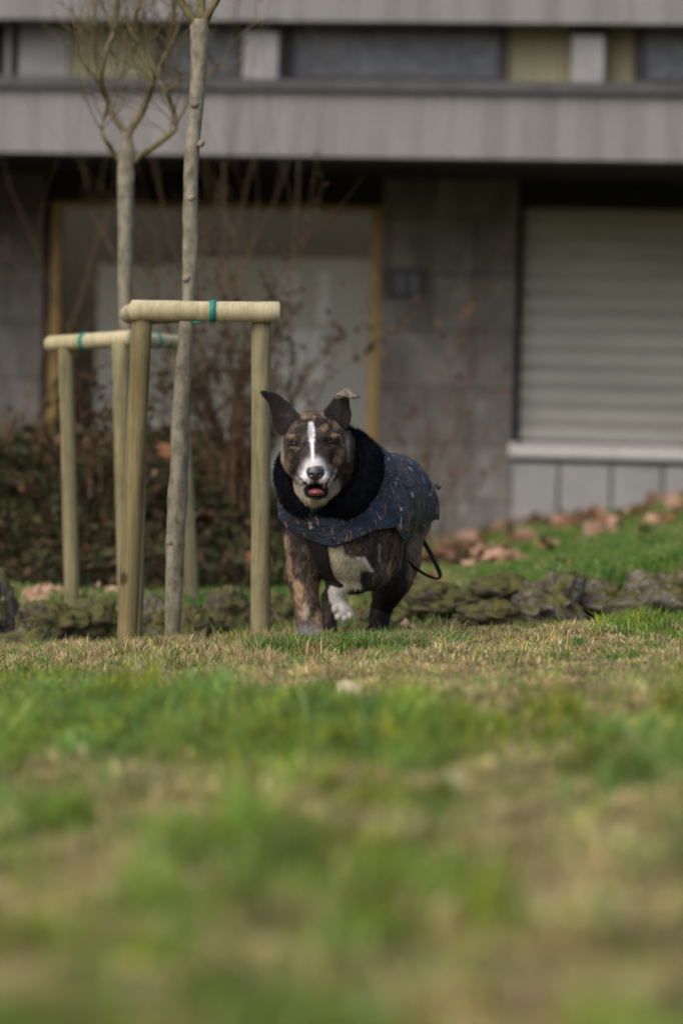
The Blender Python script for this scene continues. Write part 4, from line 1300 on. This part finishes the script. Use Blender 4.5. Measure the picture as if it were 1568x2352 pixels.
M['tooth'] = noisy("ivory_tooth", (.6, .56, .45), (.7, .66, .55), 90, .35, .4, bs=0)
M['bag'] = noisy("crumpled_white_bag", (.36, .36, .37), (.55, .55, .56), 22, .5, .4, bs=.5, bd=.006)

def coat_mat():
    m, nt, b = new_mat("navy_printed_shell", .42, .5)
    def marks(scale, loc, thr, seed_ramp, stretch, dist):
        vec = mapping(nt, stretch, loc)
        n = nt.nodes.new("ShaderNodeTexNoise"); n.inputs["Scale"].default_value = 40; n.inputs["Detail"].default_value = 2
        nt.links.new(vec, n.inputs["Vector"])
        ad = nt.nodes.new("ShaderNodeMix"); ad.data_type = 'RGBA'; ad.blend_type = 'LINEAR_LIGHT'
        ad.inputs[0].default_value = dist
        nt.links.new(vec, ad.inputs[6]); nt.links.new(n.outputs["Color"], ad.inputs[7])
        v = nt.nodes.new("ShaderNodeTexVoronoi"); v.inputs["Scale"].default_value = scale
        nt.links.new(ad.outputs[2], v.inputs["Vector"])
        sp = nt.nodes.new("ShaderNodeSeparateColor"); nt.links.new(v.outputs["Color"], sp.inputs[0])
        fac = ramp(nt, v.outputs["Distance"], [(thr, 1.0), (thr + .03, 0.0)])
        sel = ramp(nt, sp.outputs[0], seed_ramp)
        mm = nt.nodes.new("ShaderNodeMath"); mm.operation = 'MULTIPLY'
        nt.links.new(fac, mm.inputs[0]); nt.links.new(sel, mm.inputs[1])
        return mm.outputs[0]
    f = nz(nt, 12, 4, .6)
    base = ramp(nt, f, [(.35, (.008, .014, .030)), (.52, (.013, .026, .052)), (.7, (.026, .032, .050))])
    white = marks(27, (0, 0, 0), .22, [(.40, 0.0), (.41, .85)], (1.0, 1.0, .62), .03)
    orange = marks(30, (3.1, 1.7, .3), .24, [(.25, 0.0), (.26, 1.0)], (1.5, 1.5, .5), .035)
    wh2 = marks(44, (5.1, 2.7, 1.3), .15, [(.5, 0.0), (.51, .7)], (.6, .6, 1.5), .03)
    c = mix(nt, orange, base, (.24, .10, .045))
    c = mix(nt, white, c, (.27, .285, .32))
    c = mix(nt, wh2, c, (.17, .18, .21))
    nt.links.new(c, b.inputs["Base Color"])
    w_ = nz(nt, 16, 5, .6, vec=mapping(nt, (1, .7, 1.6)), dist=.6)
    bump(nt, b, w_, .9, .018)
    return m
M['coat'] = coat_mat()

dog = empty("dog", (float(pv(790, 1470, 10.7)[0]), 10.7, float(G(.02, 10.7))))
tag(dog, "brindle and white dog in a navy patterned coat walking towards the camera, mouth open", "dog")

Vb, Fb = nets(body.F, body.lo, HB)
Nb = vnormals(Vb, Fb)
mk, cr = paint(Vb)
nf = 120000
idx = rng.integers(0, len(Vb), nf)
Vf = fur_tris(Vb, Nb, idx, .0085, .0007, (.1, .5, -1.0))
Vall = np.concatenate([Vb, Vf]); Ftri = len(Vb) + np.arange(nf * 3).reshape(-1, 3)
mka = np.concatenate([mk, np.repeat(mk[idx], 3, 0)]); cra = np.concatenate([cr, np.repeat(cr[idx], 3)])
np_mesh("body", Vall, [Fb, Ftri], M['fur'], dog, attrs={"Mask": mka, "Cream": np.repeat(cra[:, None], 3, 1)})

# nose, eyes, tongue, teeth
f = Field(pv(724, 1080, 10.19) - .06, pv(724, 1080, 10.19) + .06, .0012)
f.ell(pv(724, 1074, 10.199), (.0240, .018, .018), .016, rot=Matrix.Rotation(-.5, 3, 'X'))
f.ell(pv(724, 1089, 10.193), (.0245, .016, .0145), .016)
f.cap(pv(724, 1096, 10.19), pv(724, 1108, 10.20), .008, .004, .008)
for sx in (-1, 1):
    f.ell(pv(724 + sx * 10, 1091, 10.176), (.0055, .008, .0042), .003, 'sub')
    f.cap(pv(724 + sx * 13, 1092, 10.178), pv(724 + sx * 19, 1088, 10.19), .003, .002, .002, 'sub')
f.cap(pv(724, 1092, 10.172), pv(724, 1108, 10.188), .0012, .0012, .002, 'sub')
Vn, Fn = nets(f.F, f.lo, .0012); np_mesh("nose", Vn, Fn, M['nose'], dog)
def small_ell(name, c, r, mat, parent, rot=None):
    m = MB(); n1, n2 = 14, 20
    R_ = rot or Matrix.Identity(3)
    for i in range(n1 + 1):
        th = math.pi * i / n1
        for j in range(n2):
            ph = 2 * math.pi * j / n2
            m.v.append(Vector(c) + R_ @ Vector((math.sin(th) * math.cos(ph) * r[0], math.sin(th) * math.sin(ph) * r[1], math.cos(th) * r[2])))
    for i in range(n1):
        for j in range(n2):
            a = i * n2 + j; b_ = i * n2 + (j + 1) % n2
            m.f.append((a, a + n2, b_ + n2, b_))
    return m.build(name, mat, parent)
small_ell("eye", pv(677, 1019.5, 10.309), (.0105, .008, .0042), M['eye'], dog)
small_ell("eye", pv(759, 1015.5, 10.309), (.0105, .008, .0042), M['eye'], dog)
small_ell("tongue", pv(726, 1131, 10.238), (.0225, .045, .0120), M['tongue'], dog)
small_ell("tongue_tip", pv(744, 1117, 10.232), (.006, .02, .008), M['tongue'], dog)

# coat -----------------------------------------------------------------
HC = .0035
cf = Field((-.26, 10.30, .10), (.32, 11.52, .66), HC)
torso(cf, inf=.018, k=.06)
cf.cap(pv(742, 1160, 10.50), pv(785, 1240, 10.52), .094, .098, .06)
cf.ell(pv(668, 1165, 10.56), (.038, .07, .075), .04)
X = cf.ax[0][:, None, None]; Yy = cf.ax[1][None, :, None]; Z = cf.ax[2][None, None, :]
# puffiness and wrinkles
cf.F += (.003 * np.sin(38 * Yy + 14 * Z) * np.cos(26 * X + 21 * Z) + .0022 * np.sin(60 * Z + 24 * X) * np.sin(45 * Yy)).astype(np.float32)
cf.F = np.maximum(cf.F, -(cf.F + .014))          # hollow shell
# bottom edge
zf = {x: float(pv(x, y, 10.50)[2]) for x, y in ((630, 1178), (655, 1212), (690, 1232), (740, 1250), (770, 1257), (800, 1244), (863, 1217), (907, 1213), (925, 1240), (990, 1240))}
xk = sorted(zf); xw = [float(pv(x, 1200, 10.50)[0]) for x in xk]
zfront = np.interp(cf.ax[0], xw, [zf[x] for x in xk])[:, None, None]
zrear = float(pv(930, 1272, 11.1)[2]) + .0 * X + .25 * np.maximum(np.abs(X - .13) - .0, 0) * 0
xr = np.maximum(X - float(pv(950, 1200, 11.1)[0]), 0)
rk = [(880, 1225), (912, 1238), (924, 1262), (936, 1288), (948, 1266), (968, 1238), (985, 1204), (1000, 1195)]
zrear = np.interp(cf.ax[0], [float(pv(a, 1200, 11.0)[0]) for a, _ in rk], [float(pv(a, c_, 11.0)[2]) for a, c_ in rk])[:, None, None] + 0 * Yy + 0 * Z
arch = float(pv(890, 1213, 10.6)[2])
w1 = sm(10.78, 10.90, Yy)
zcut = zfront * (1 - w1) + zrear * w1
cf.F = np.maximum(cf.F, (zcut - Z).astype(np.float32) * .9)
# rear opening, neck opening
cf.F = np.maximum(cf.F, (Yy - 11.37 + 0 * X + 0 * Z).astype(np.float32))
ca = pv(722, 1050, 10.30); cb = pv(790, 1100, 10.60)
ba = cb - ca; L2 = ba.dot(ba)
tt = np.clip(((X - ca[0]) * ba[0] + (Yy - ca[1]) * ba[1] + (Z - ca[2]) * ba[2]) / L2, 0, 1)
dn = np.sqrt((X - ca[0] - tt * ba[0]) ** 2 + (Yy - ca[1] - tt * ba[1]) ** 2 + (Z - ca[2] - tt * ba[2]) ** 2) - .112
cf.F = np.maximum(cf.F, -dn.astype(np.float32))
Vc, Fc = nets(cf.F, cf.lo, HC)
coat = np_mesh("coat", Vc, Fc, M['coat'], dog)
# hem binding along the front edge
hem = MB()
# fleece collar ----------------------------------------------------------
c0 = pv(752, 1092, 10.468)
axis = Vector((-.27, -.88, .38)).normalized()
e1 = Vector((1, 0, 0)); e1 = (e1 - axis * e1.dot(axis)).normalized(); e2 = axis.cross(e1)
if e2.z < 0: e2 = -e2
f = Field((-.24, 10.28, .17), (.16, 10.75, .70), .0035)
n = 40
for i in range(n):
    a0, a1 = 2 * math.pi * i / n, 2 * math.pi * (i + 1) / n
    def cp(a):
        rx = .121 if math.cos(a) > 0 else .125; rz = .125 if math.sin(a) > 0 else .106
        w = Vector(c0) + e1 * (rx * math.cos(a)) + e2 * (rz * math.sin(a))
        return np.array(w)
    def cr_(a): return .029 + .010 * max(0, math.cos(a)) + .003 * math.sin(5 * a) - .002 * max(0, -math.sin(a))
    f.cap(cp(a0), cp(a1), cr_(a0), cr_(a1), .012)
X = f.ax[0][:, None, None]; Yy = f.ax[1][None, :, None]; Z = f.ax[2][None, None, :]
f.F += (.003 * np.sin(70 * X + 40 * Z) * np.sin(60 * Yy + 50 * Z)).astype(np.float32)
Vk, Fk = nets(f.F, f.lo, .0035)
Nk = vnormals(Vk, Fk)
nk = 26000; idx = rng.integers(0, len(Vk), nk)
Vt = fur_tris(Vk, Nk, idx, .011, .0009, (0, .3, -1), up=1.0, jit=.9)
np_mesh("fleece_collar", np.concatenate([Vk, Vt]), [Fk, len(Vk) + np.arange(nk * 3).reshape(-1, 3)], M['fleece'], coat)

# strap across the chest: a band of the offset body
sf_ = Field((-.12, 10.35, .05), (.08, 10.80, .36), .0022)
def body_sample(fld):
    i = [np.clip(np.round((fld.ax[q] - body.lo[q]) / HB).astype(int), 0, body.n[q] - 1) for q in range(3)]
    return body.F[np.ix_(*i)]
from itertools import product
def tri_sample(fld):
    g = [(fld.ax[q] - body.lo[q]) / HB for q in range(3)]
    i0 = [np.clip(np.floor(a).astype(int), 0, body.n[q] - 2) for q, a in enumerate(g)]
    fr_ = [g[q] - i0[q] for q in range(3)]
    out = 0
    for c in product((0, 1), repeat=3):
        w = 1
        for q in range(3):
            u = fr_[q] if c[q] else 1 - fr_[q]
            sh_ = [1, 1, 1]; sh_[q] = -1
            w = w * u.reshape(sh_)
        out = out + w * body.F[np.ix_(*[i0[q] + c[q] for q in range(3)])]
    return out
bs_ = tri_sample(sf_)
X3 = np.broadcast_to(sf_.ax[0][:, None, None], sf_.n); Y3 = np.broadcast_to(sf_.ax[1][None, :, None], sf_.n); Z3 = np.broadcast_to(sf_.ax[2][None, None, :], sf_.n)
qx, qy = Q(np.stack([X3.ravel(), Y3.ravel(), Z3.ravel()], 1)); qx = qx.reshape(sf_.n); qy = qy.reshape(sf_.n)
band = polyd([(690, 1215), (745, 1215), (752, 1262), (758, 1300), (766, 1328), (790, 1345), (780, 1350), (752, 1340), (735, 1320), (722, 1290), (706, 1255)], qx, qy) / 800
dd = np.maximum(np.maximum(bs_ - .007, -(bs_ + .004)), band); dd = np.maximum(dd, Y3 - 10.74)
sf_.F = dd.astype(np.float32)
Vs, Fs = nets(sf_.F, sf_.lo, .0022)
np_mesh("chest_strap", Vs, Fs, M['webbing'], coat)

# leg strap loop
m = MB()
lp = [P(962, 1225, 11.10), P(972, 1243, 11.10), P(990, 1275, 11.08), P(1006, 1308, 11.04), P(1010, 1322, 11.01), P(1005, 1329, 10.99), P(985, 1324, 10.95), P(958, 1308, 10.93), P(938, 1291, 10.92), P(922, 1276, 10.95)]
pts, rad = resample(lp, [.0065] * len(lp), 6)
m.tube(pts, rad, 8, flat=.45); m.build("leg_strap", M['webbing'], coat)
# drawcord with toggle on the rump
m = MB()
m.tube([P(972, 1128, 11.12), P(988, 1119, 11.12), P(1001, 1113, 11.12)], [.0016] * 3, 6)
m.tube([P(976, 1136, 11.12), P(991, 1127, 11.12), P(1003, 1121, 11.12)], [.0016] * 3, 6)
m.build("drawcord", M['cord'], coat)
m = MB(); a, b_ = P(998, 1110, 11.12), P(1010, 1123, 11.12)
m.tube([a, a.lerp(b_, .2), a.lerp(b_, .55), b_], [.0035, .0062, .0045, .007], 10)
m.build("toggle", M['cord'], coat)
